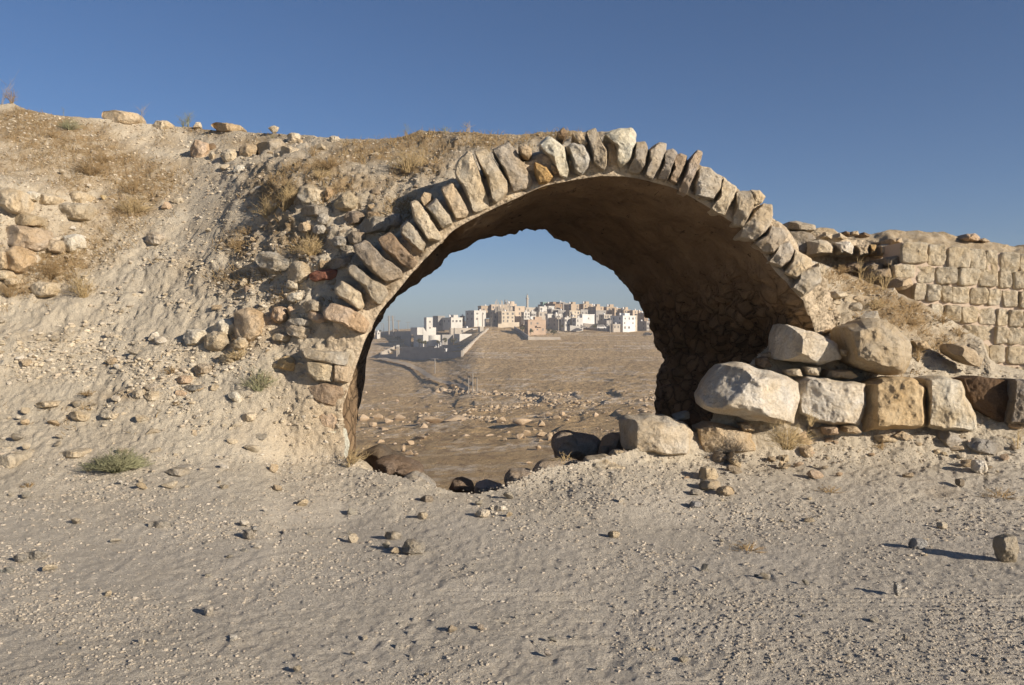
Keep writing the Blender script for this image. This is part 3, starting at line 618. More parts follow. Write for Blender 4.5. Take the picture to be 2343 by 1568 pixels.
# big blocks and boulders traced one by one: (crop, outline, depth, T, back, creases, colour, name, label, category)
def C(cf, *q4):
    return (*cf(q4[0], q4[1]), *cf(q4[2], q4[3]), q4[4])
blk = [
 (c8,[(510,600),(560,500),(640,415),(740,405),(830,430),(1000,480),(1070,520),(1075,600),(1050,755),(800,735),(600,690),(530,660)],10.9,.38,.6,[C(c8,850,440,650,700,.75)],WH,'boulder','largest off-white boulder leaning on rubble at the arch\'s right foot, its left half shaded'),
 (c8,[(925,240),(955,180),(1100,215),(1200,250),(1290,300),(1315,385),(1190,425),(1090,405),(930,385)],11.3,.30,.5,[C(c8,1105,215,1085,410,.9)],WH,'boulder','sharp-edged white block perched highest beside the vault\'s dark inside, pointing right'),
 (c8,[(1330,205),(1440,155),(1520,152),(1620,200),(1700,280),(1712,380),(1675,462),(1560,478),(1430,445),(1365,405),(1340,300)],11.25,.40,.6,[C(c8,1430,150,1430,450,.6)],(0.58,0.49,0.36),'boulder','rounded sandy-brown boulder with pitted face, right of the perched white block'),
 (c8,[(1070,520),(1120,490),(1220,490),(1330,510),(1450,525),(1455,640),(1420,765),(1330,765),(1180,740),(1080,690)],11.15,.22,.5,[C(c8,1150,520,1090,680,.9)],WH,'stone_block','chipped white block with broken facets between the largest boulder and the orange block'),
 (c8,[(1450,530),(1560,490),(1700,490),(1790,540),(1790,760),(1700,785),(1530,780),(1440,800)],11.1,.24,.5,[C(c8,1535,540,1525,790,1.2)],(0.72,0.56,0.35),'stone_block','orange-yellow squared block with a dark brown left edge'),
 (c8,[(1790,500),(1880,480),(1990,510),(2010,590),(2075,690),(2075,780),(2040,795),(1900,790),(1800,770)],11.1,.22,.5,[C(c8,1840,500,1815,780,1.2)],(0.74,0.67,0.54),'stone_block','pale grainy block widening downward, right of the orange block'),
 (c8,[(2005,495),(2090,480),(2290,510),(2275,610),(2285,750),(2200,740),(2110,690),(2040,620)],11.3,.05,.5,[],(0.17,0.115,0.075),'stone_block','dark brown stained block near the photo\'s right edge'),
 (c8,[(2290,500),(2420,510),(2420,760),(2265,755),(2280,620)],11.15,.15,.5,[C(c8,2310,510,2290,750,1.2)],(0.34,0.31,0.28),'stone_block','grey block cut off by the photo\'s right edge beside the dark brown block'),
 (c8,[(75,740),(110,715),(200,700),(330,705),(430,745),(480,800),(470,935),(380,945),(170,938),(85,890)],10.55,.34,.5,[C(c8,172,730,165,940,1.3),C(c8,110,745,430,775,1.6)],(0.72,0.64,0.52),'stone_block','squared two-tone block standing lowest and nearest at the arch\'s right foot'),
 (c8,[(490,770),(560,745),(700,760),(800,800),(840,900),(720,935),(600,945),(530,940),(505,850)],10.8,.20,.4,[C(c8,540,760,520,930,.8)],TN,'boulder','half-buried tan rock under the largest boulder, left of the straw bush'),
 (c8,[(672,950),(705,905),(740,940),(758,1008),(700,995)],10.4,.12,.15,[C(c8,705,905,695,990,1.0)],CR_,'rock','small upright triangular rock casting a shadow before the half-buried tan rock'),
 (c8,[(1490,815),(1560,800),(1655,848),(1640,862),(1540,865),(1500,845)],10.7,.12,.2,[],CR_,'rock','wedge-shaped pale rock lying below the orange block'),
 (c8,[(1840,780),(1900,770),(1960,790),(2010,850),(1930,905),(1870,860)],10.6,.15,.25,[C(c8,1950,790,1880,870,.8)],(0.5,0.45,0.38),'rock','square tilted rock below the pale grainy block'),
 (c8,[(2005,860),(2090,830),(2190,850),(2240,880),(2225,930),(2110,935),(2050,910)],10.5,.15,.25,[],(0.40,0.38,0.35),'rock','flat grey lichened rock below the dark brown block'),
 (c8,[(1600,815),(1650,780),(1720,815),(1738,862),(1680,860)],10.75,.10,.2,[],TN,'rock','brownish rock wedged between the wedge-shaped rock and the tilted rock'),
 (c8,[(1060,800),(1110,790),(1165,850),(1140,885),(1070,860)],10.7,.12,.2,[],PK,'rock','smooth pinkish rock behind the straw bush'),
 (c8,[(1080,880),(1150,875),(1165,940),(1120,955),(1075,940)],10.5,.10,.2,[],TN,'rock','squat tan rock standing below the smooth pinkish rock'),
 (c8,[(975,930),(1015,925),(1020,968),(985,972)],10.35,.07,.12,[],CR_,'rock','little cubic white rock in front of the straw bush'),
 (c8,[(740,750),(800,745),(830,790),(760,795)],10.95,.08,.2,[],TN,'rock','knobbly tan rock tucked under the largest boulder\'s bottom edge'),
 (c8,[(1220,775),(1290,770),(1310,810),(1230,815)],10.95,.08,.2,[],PK,'rock','small pink-beige rock under the chipped white block'),
 (c8,[(1130,780),(1210,770),(1220,830),(1190,850)],10.9,.06,.2,[],CR_,'rock','flat pale rock left of the small pink-beige rock'),
 (c8,[(1340,770),(1400,765),(1430,800),(1400,810),(1340,800)],10.9,.08,.2,[],TN,'rock','small angular rock under the chipped white block\'s right corner'),
 (c8,[(365,705),(455,680),(460,720),(430,730),(380,730)],11.4,.06,.2,[],(0.42,0.41,0.38),'rock','grey angular rock lying in shade behind the two-tone block'),
 (c8,[(860,360),(930,340),(935,375),(870,385)],11.6,.06,.2,[],TN,'rock','thin flat rock in shade left of the perched white block'),
 (c8,[(1250,450),(1370,450),(1410,485),(1370,500),(1230,490)],11.3,.08,.3,[],TN,'rock','flat tan rock beneath the rounded sandy-brown boulder'),
 (c8,[(1000,450),(1080,440),(1100,485),(1020,480)],11.2,.06,.2,[],CR_,'rock','small flat slab beneath the perched white block\'s left'),
 (c8,[(1110,430),(1200,430),(1190,480),(1120,475)],11.2,.08,.2,[],CR_,'rock','crumbly cream rock directly beneath the perched white block'),
 (c8,[(840,380),(900,370),(920,430),(870,440),(835,420)],11.5,.06,.2,[],BR,'rock','dull brown rock in the shadowed gap above the largest boulder'),
 (c8,[(1310,330),(1350,340),(1345,370),(1320,360)],11.2,.05,.15,[],CR_,'rock','tiny pale rock caught between perched white block and rounded boulder'),
 (c4,[(1470,1130),(1600,1140),(1700,1180),(1780,1260),(1760,1330),(1650,1300),(1560,1240),(1500,1200)],12.0,.14,.3,[C(c4,1560,1140,1650,1300,.8)],TN,'boulder','jagged layered rock sticking out of the right slope in front of the masonry wall'),
 (c4,[(1200,1110),(1310,1110),(1360,1180),(1250,1190)],12.2,.10,.2,[],TN,'rock','weathered rock on the right slope behind the rounded sandy-brown boulder'),
 (c4,[(520,740),(560,700),(650,705),(665,740),(610,770),(540,770)],12.0,.12,.25,[],CR_,'rock','knobbly cream rock at the vault\'s right springing'),
 (c4,[(480,790),(560,770),(610,790),(600,815),(500,815)],12.0,.08,.2,[],CR_,'rock','flat thin rock just below the knobbly cream rock'),
 (c4,[(290,830),(360,785),(440,800),(560,830),(560,860),(430,850),(300,850)],11.9,.12,.3,[],TN,'rock','wide shaded rock at the top of the rubble beside the dark vault'),
 # threshold of the opening
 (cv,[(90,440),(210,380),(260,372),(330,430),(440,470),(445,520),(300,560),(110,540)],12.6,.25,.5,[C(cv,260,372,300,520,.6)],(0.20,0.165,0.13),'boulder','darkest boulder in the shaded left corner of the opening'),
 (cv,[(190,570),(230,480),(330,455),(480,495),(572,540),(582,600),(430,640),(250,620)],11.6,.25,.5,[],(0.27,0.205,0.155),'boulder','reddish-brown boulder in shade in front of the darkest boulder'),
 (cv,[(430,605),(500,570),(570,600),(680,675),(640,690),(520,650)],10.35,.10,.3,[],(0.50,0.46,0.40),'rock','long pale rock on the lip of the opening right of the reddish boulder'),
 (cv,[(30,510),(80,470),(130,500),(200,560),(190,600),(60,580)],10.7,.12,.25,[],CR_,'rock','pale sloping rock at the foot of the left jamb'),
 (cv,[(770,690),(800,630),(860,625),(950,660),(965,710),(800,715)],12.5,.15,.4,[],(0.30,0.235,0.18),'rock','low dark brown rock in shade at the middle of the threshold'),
 (cv,[(960,665),(1040,640),(1190,690),(1160,725),(970,722)],11.4,.12,.35,[],(0.55,0.52,0.48),'rock','flat blue-grey rock right of the low dark brown rock'),
 (cv,[(1185,600),(1230,560),(1370,560),(1395,590),(1380,650),(1330,710),(1190,700)],10.75,.2,.4,[C(cv,1230,560,1225,700,.9)],(0.50,0.42,0.34),'boulder','dark cracked boulder on the threshold right of the blue-grey rock'),
 (cv,[(1370,640),(1385,580),(1420,520),(1500,475),(1740,478),(1755,510),(1740,590),(1560,600),(1440,640)],10.85,.10,.4,[C(cv,1420,530,1740,530,1.6)],(0.58,0.49,0.39),'boulder','low arched boulder with sunlit top and shaded front on the right of the threshold'),
 (cv,[(1745,540),(1790,460),(1950,450),(2140,520),(2135,575),(1860,590),(1755,580)],10.5,.22,.35,[C(cv,1850,470,1870,585,.9)],CR_,'boulder','low cream boulder in front of the two-tone block, left side shaded'),
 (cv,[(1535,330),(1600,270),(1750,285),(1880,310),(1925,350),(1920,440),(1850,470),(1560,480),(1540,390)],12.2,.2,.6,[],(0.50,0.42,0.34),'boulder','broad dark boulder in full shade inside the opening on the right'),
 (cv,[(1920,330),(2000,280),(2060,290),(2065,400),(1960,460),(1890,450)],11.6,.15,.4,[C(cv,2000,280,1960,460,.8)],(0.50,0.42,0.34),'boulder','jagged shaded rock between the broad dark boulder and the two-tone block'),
 (cv,[(1950,450),(2000,400),(2060,400),(2095,440),(2050,480),(1975,475)],10.7,.10,.2,[C(cv,2040,400,2000,475,.9)],CR_,'rock','small angular rock at the two-tone block\'s left corner'),
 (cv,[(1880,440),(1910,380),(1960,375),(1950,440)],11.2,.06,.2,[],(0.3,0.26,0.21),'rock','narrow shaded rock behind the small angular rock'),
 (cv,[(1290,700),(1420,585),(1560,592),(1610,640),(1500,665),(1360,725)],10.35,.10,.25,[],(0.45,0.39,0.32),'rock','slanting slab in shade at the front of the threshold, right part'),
 # rubble wall behind on the right
 (c4,[(150,180),(180,130),(240,120),(400,155),(405,200),(280,220)],15.6,.25,.8,[C(c4,240,120,280,215,.8)],(0.52,0.46,0.37),'stone_block','flat-topped block capping the far rubble wall right of the arch'),
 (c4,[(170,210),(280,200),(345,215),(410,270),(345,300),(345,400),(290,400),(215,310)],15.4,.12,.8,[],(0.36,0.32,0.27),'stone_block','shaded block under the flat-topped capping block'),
 (c4,[(340,290),(430,275),(500,290),(562,340),(550,395),(430,412),(345,405)],15.2,.25,.8,[C(c4,430,290,410,400,.9)],CR_,'stone_block','cream block, leftmost in the rubble wall\'s middle course'),
 (c4,[(550,300),(690,290),(725,350),(710,412),(650,395),(600,400)],15.2,.22,.8,[C(c4,620,300,600,390,.8)],WH,'stone_block','broken white block, second in the rubble wall\'s middle course'),
 (c4,[(440,260),(480,210),(540,230),(535,275)],15.6,.15,.6,[],CR_,'rock','small pointed rock on top of the cream block'),
 (c4,[(550,265),(600,220),(665,262),(640,285)],15.6,.15,.6,[],CR_,'rock','small rounded rock on top of the broken white block'),
 (c4,[(730,320),(840,320),(850,400),(760,425)],15.2,.2,.8,[],TN,'stone_block','pitted tan block, third in the rubble wall\'s middle course'),
 (c4,[(850,315),(900,320),(905,400),(850,412)],15.2,.2,.8,[],OR,'stone_block','narrow yellowish block, fourth in the rubble wall\'s middle course'),
 (c4,[(930,320),(1010,310),(1015,400),(930,408)],15.2,.2,.8,[],CR_,'stone_block','upright pale block, fifth in the rubble wall\'s middle course'),
 (c4,[(1010,270),(1110,258),(1120,310),(1020,315)],15.2,.2,.8,[],TN,'rock','rounded tan rock beside the masonry wall\'s top corner'),
 (c4,[(1015,345),(1100,345),(1095,398),(1015,402)],15.1,.15,.8,[],TN,'rock','rough tan rock left of the masonry wall\'s top corner block'),
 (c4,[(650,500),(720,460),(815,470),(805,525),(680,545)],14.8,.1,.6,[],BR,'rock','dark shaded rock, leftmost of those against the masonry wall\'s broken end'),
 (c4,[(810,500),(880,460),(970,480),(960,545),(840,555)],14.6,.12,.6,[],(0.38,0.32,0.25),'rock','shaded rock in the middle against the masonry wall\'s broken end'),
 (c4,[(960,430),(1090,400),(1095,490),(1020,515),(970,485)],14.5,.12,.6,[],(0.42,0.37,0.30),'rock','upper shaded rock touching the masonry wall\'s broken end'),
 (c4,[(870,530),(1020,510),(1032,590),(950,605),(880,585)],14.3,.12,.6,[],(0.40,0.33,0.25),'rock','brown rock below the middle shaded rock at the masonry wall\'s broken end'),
 (c4,[(1000,620),(1060,590),(1180,590),(1212,650),(1130,690),(1070,695)],13.9,.18,.5,[C(c4,1130,590,1110,690,.9)],TN,'rock','tan rock jutting out below the masonry wall\'s second course'),
 (c4,[(980,690),(1050,670),(1080,718),(1040,730)],13.7,.08,.3,[],CR_,'rock','small pale rock at the foot of the masonry wall\'s broken end'),
 (c4,[(1590,270),(1640,230),(1720,222),(1760,260),(1740,290),(1620,290)],18.4,.2,.6,[],PK,'rock','pinkish rock on the skyline above the masonry wall'),
 (c4,[(1740,280),(1790,262),(1840,290),(1800,305)],18.4,.1,.4,[],TN,'rock','small rock on the skyline right of the pinkish rock'),
 (c4,[(640,225),(650,205),(680,215),(690,240)],15.8,.08,.3,[],BR,'rock','small dark rock on the far rubble wall\'s top'),
 (c4,[(690,240),(700,210),(750,205),(760,240)],15.8,.08,.3,[],TN,'rock','small tan rock on the far rubble wall\'s top'),
 (c4,[(770,240),(800,215),(850,235),(845,255)],15.8,.08,.3,[],BR,'rock','low brown rock at the right end of the far rubble wall\'s top'),
]
gname = {'boulder': 'boulder', 'stone_block': 'block', 'rock': 'rock'}
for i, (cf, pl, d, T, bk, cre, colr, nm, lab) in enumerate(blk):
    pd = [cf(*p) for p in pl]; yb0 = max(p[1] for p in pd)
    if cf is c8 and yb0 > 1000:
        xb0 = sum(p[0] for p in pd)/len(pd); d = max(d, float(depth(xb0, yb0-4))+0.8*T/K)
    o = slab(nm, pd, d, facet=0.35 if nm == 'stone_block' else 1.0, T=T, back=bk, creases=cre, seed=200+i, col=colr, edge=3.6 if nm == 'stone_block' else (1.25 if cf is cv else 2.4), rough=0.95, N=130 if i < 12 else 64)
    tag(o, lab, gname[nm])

# ------------------------------------------------------------------ masonry wall on the right
wall = empty('masonry_wall', PX(*c4(1700, 1380), 14.3), 'coursed masonry wall of squared cream blocks set in pinkish mortar', 'wall')
wo = np.array(wall.location)
rowsW = [((1100,290),(2117,400),172,[1100,1300,1310,1460,1470,1650,1660,1785,1790,1885,1905,2050,2070,2190,2205,2330,2345,2480,2500,2620]),
 ((1030,478),(2117,548),140,[1030,1212,1216,1365,1375,1535,1545,1725,1730,1870,1890,1985,2010,2105,2115,2230,2250,2370,2385,2500,2520,2620]),
 ((1190,637),(2117,705),136,[1190,1285,1295,1400,1420,1495,1505,1655,1660,1785,1795,1910,1925,2040,2055,2150,2170,2290,2310,2420,2440,2560]),
 ((1320,805),(2100,865),135,[1325,1430,1450,1560,1575,1715,1725,1865,1875,1965,1975,2075,2090,2200,2215,2330,2350,2480,2500,2600]),
 ((1540,975),(2110,1005),140,[1440,1590,1600,1700,1715,1840,1855,1950,1955,2055,2065,2160,2180,2290,2305,2420,2440,2560]),
 ((1690,1138),(2100,1158),145,[1600,1685,1690,1790,1810,1935,1955,2100,2110,2230,2250,2380,2400,2500]),
 ((1890,1312),(2110,1330),90,[1760,1885,1895,2030,2040,2110,2130,2250,2270,2400,2420,2540])]
VV = []; FF = []
dW = 14.3
for ri, ((xa, ya), (xb_, yb_), hh, xb2) in enumerate(rowsW):
    for k in range(0, len(xb2), 2):
        x0, x1 = xb2[k], xb2[k+1]; ys_ = lambda x: ya+(yb_-ya)*(x-xa)/(xb_-xa)
        r = random.uniform
        hh2 = hh*(0.78 if (ri == 1 and k == 0) else 1)
        cx_, cy_ = (x0+x1)/2, ys_((x0+x1)/2)+hh2/2; hw, hhh = (x1-x0)/2, hh2/2*1.02
        p = (np.array(c4(cx_, cy_)), (hw+2)/2.178/1.6533, hhh/2.178/1.6533)
        NA = 32; rings = []
        ex_ = r(5, 11); jx = [r(-.035, .035) for _ in range(4)]
        pro = r(0.05, 0.11); tx, tz = r(-.25, .35), r(-.25, .25)
        for tr, dp in ((1.02, -0.05), (1.01, 0.45), (0.975, 0.85), (0.92, 0.97), (0.75, 1.0), (0.5, 1.0), (0.25, 1.0)):
            ring_ = []
            for a in range(NA):
                th = 2*math.pi*a/NA; c_, s_ = math.cos(th), math.sin(th)
                rr_ = (abs(c_)**ex_+abs(s_)**ex_)**(-1/ex_)
                ux, uy = c_*rr_*tr, s_*rr_*tr
                ux2 = ux*(1+jx[0]*uy+jx[1]); uy2 = uy*(1+jx[2]*ux+jx[3]*.5)
                X, Yw, Z = PX(p[0][0]+ux2*p[1], p[0][1]+uy2*p[2], dW)
                pv = np.array([X*3, ri*5.0+k, Z*3])
                n1 = mnoise.noise(Vector((X*7, ri*3.1+k, Z*7))); n2 = mnoise.noise(Vector((X*19, ri+k*2.0, Z*19)))
                out = pro*dp*(1+tx*ux+tz*uy)+(n1*0.02+n2*0.022)*min(1, max(0, dp))
                ring_.append((X+n1*0.012-wo[0], Yw-out-wo[1], Z+n2*0.012-wo[2]))
            rings.append(ring_)
        b = len(VV)
        for rg in rings: VV += rg
        for a in range(6):
            for c_ in range(NA): FF.append((b+a*NA+c_, b+a*NA+(c_+1) % NA, b+(a+1)*NA+(c_+1) % NA, b+(a+1)*NA+c_))
        FF.append(tuple(b+6*NA+c_ for c_ in range(NA)))
me = bpy.data.meshes.new('stone_facing'); me.from_pydata(VV, [], FF)
bm = bmesh.new(); bm.from_mesh(me); bmesh.ops.recalc_face_normals(bm, faces=bm.faces[:])
bm.faces.ensure_lookup_table()
for f_ in bm.faces: f_.smooth = True
bm.to_mesh(me); bm.free(); me.materials.append(M['stone'])
# make sure the faces look outward (towards the camera side)
if sum(p_.normal.y*p_.area for p_ in me.polygons) > 0: me.flip_normals()
o = link('stone_facing', me, wall); o.color = (0.66, 0.585, 0.455, 1)
# mortar body: stepped outline, grid front with slight unevenness
outl = [(1105,300),(1700,372),(2620,455),(2620,1500),(1500,1500),(1380,1000),(1320,930),(1210,790),(1195,650),(1040,590),(1040,490),(1110,470)]
P2 = [PX(*c4(*p), dW) for p in outl]
mb = MB(); mb.prism([(p[0]-wo[0], p[2]-wo[2]) for p in P2], dW*K-0.035-wo[1], dW*K+0.55-wo[1]); mo = mb.build('mortar_bed', M['wallmortar'], wall)
# rubble core and soil ridge behind the walls
def bumpy(name, outline_top, ybot, d, dback, matl, nx=160, nyy=26, seed=1, amp=0.12, lean=1.0):
    xs_ = np.linspace(outline_top[0][0], outline_top[-1][0], nx); tp = np.interp(xs_, [p[0] for p in outline_top], [p[1] for p in outline_top])
    R = []
    for t in np.linspace(0, 1, nyy):
        y_ = ybot+(tp-ybot)*t; dd = d+lean*t
        R.append(np.stack(PX(xs_, y_, dd+xs_*0), -1))
    for dy_, dz_ in ((0.5, 0.0), (1.2, -0.1), (dback, -0.3), (dback+.2, -4.0)):
        b = R[nyy-1].copy(); b[:, 1] += dy_; b[:, 2] += dz_; R.append(b)
    R = np.array(R); R[..., 1] -= fbm(R, 3.0, 4, seed)*amp*2; R[..., 2] += fbm(R, 2.2, 5, seed+3)*amp
    i_ = np.arange(R.shape[0]*R.shape[1]).reshape(R.shape[:2])
    return link(name, mesh_np(name, R, np.stack([i_[:-1,:-1], i_[:-1,1:], i_[1:,1:], i_[1:,:-1]], -1).reshape(-1, 4), matl))
o = bumpy('earth_ridge', [c4(60,175),(c4(160,150)),(c4(420,185)),c4(700,225),(c4(900,218)),(c4(1200,200)),(c4(1400,205)),(c4(1650,250)),(c4(1900,305)),(c4(2117,318)),(c4(2600,350))], 660, 16.3, 3.0, M['ground'], 260, 40, 5, 0.10, 2.2)
ca = o.data.color_attributes.new('cover', 'FLOAT_COLOR', 'POINT'); cvv = np.tile(np.array([0, .7, 0, 1], np.float32), len(o.data.vertices)); ca.data.foreach_set('color', cvv)
tag(o, kind='structure')
core = bumpy('rubble_core', [c4(150,200),c4(340,230),c4(560,270),c4(860,290),c4(1120,300)], 700, 15.35, 0.6, M['mortar'], 120, 24, 9, 0.10, 0.3)
tag(core, 'crumbled rubble core of the broken wall behind the arch\'s right side', 'rubble wall')

# ------------------------------------------------------------------ free rocks from a few prototypes
def rock_mesh(seed, npts=13, sub=3, r=0.5, flat=1.0):
    rs = np.random.RandomState(seed); bm = bmesh.new()
    for _ in range(npts):
        v = rs.normal(size=3); v /= np.linalg.norm(v); v = v*(0.80+0.25*rs.rand()); bm.verts.new((v[0]*r, v[1]*r, v[2]*r*flat))
    res = bmesh.ops.convex_hull(bm, input=bm.verts[:])
    for v in [v for v in bm.verts if not v.link_faces]: bm.verts.remove(v)
    if sub: bmesh.ops.subdivide_edges(bm, edges=bm.edges[:], cuts=sub, use_grid_fill=True)
    bmesh.ops.smooth_vert(bm, verts=bm.verts[:], factor=0.5, use_axis_x=True, use_axis_y=True, use_axis_z=True)
    if sub:
        for v in bm.verts:
            n1 = mnoise.noise(v.co*4+Vector((seed, 0, 0))); n2 = mnoise.noise(v.co*11+Vector((0, seed, 0)))
            v.co += v.normal*(n1*0.05+n2*0.022)
    bmesh.ops.recalc_face_normals(bm, faces=bm.faces[:])
    # fit to the unit box
    co = np.array([v.co[:] for v in bm.verts]); lo, hi = co.min(0), co.max(0)
    for v in bm.verts: v.co = Vector([(v.co[k]-(lo[k]+hi[k])/2)/(hi[k]-lo[k]) for k in range(3)])
    for f_ in bm.faces: f_.smooth = True
    me_ = bpy.data.meshes.new('rock'); bm.to_mesh(me_); bm.free(); me_.materials.append(M['stone'])
    try: me_.set_sharp_from_angle(angle=math.radians(24))
    except Exception: pass
    return me_
RM = [rock_mesh(s, 11+s % 5, 3) for s in range(12)]
SM = [rock_mesh(50+s, 10+s % 4, 1) for s in range(8)]
def free_rock(x, y, w, h, colr, label, cat='rock', name='rock', ang=0, group=None, d=None, lib=None, dep=0.85, embed=0.15):
    if d is None:
        g, _ = gpos(x, y+h*0.35); g = g[0]; d = g[1]/K
        if h < 26 and y > 900: g2, _ = gpos(x, y+h*0.5); g = g2[0]; d = g[1]/K
    lib = lib or RM; o = link(name, lib[random.randrange(len(lib))])
    sx = w/F*d; sz = h/F*d*1.12; sy = (sx*0.6+sz*0.4)*dep
    X, Yw, Z = PX(x, y, d); o.location = (X, Yw+sy*embed, Z-sz*0.02)
    o.scale = (sx*random.choice((1, -1)), sy, sz); o.rotation_euler = (random.uniform(-.15, .15), math.radians(ang), random.uniform(-.3, .3))
    tf = random.uniform(.9, 1.1); o.color = (*[min(1, c*tf) for c in colr], 1)
    return tag(o, label, cat, group)
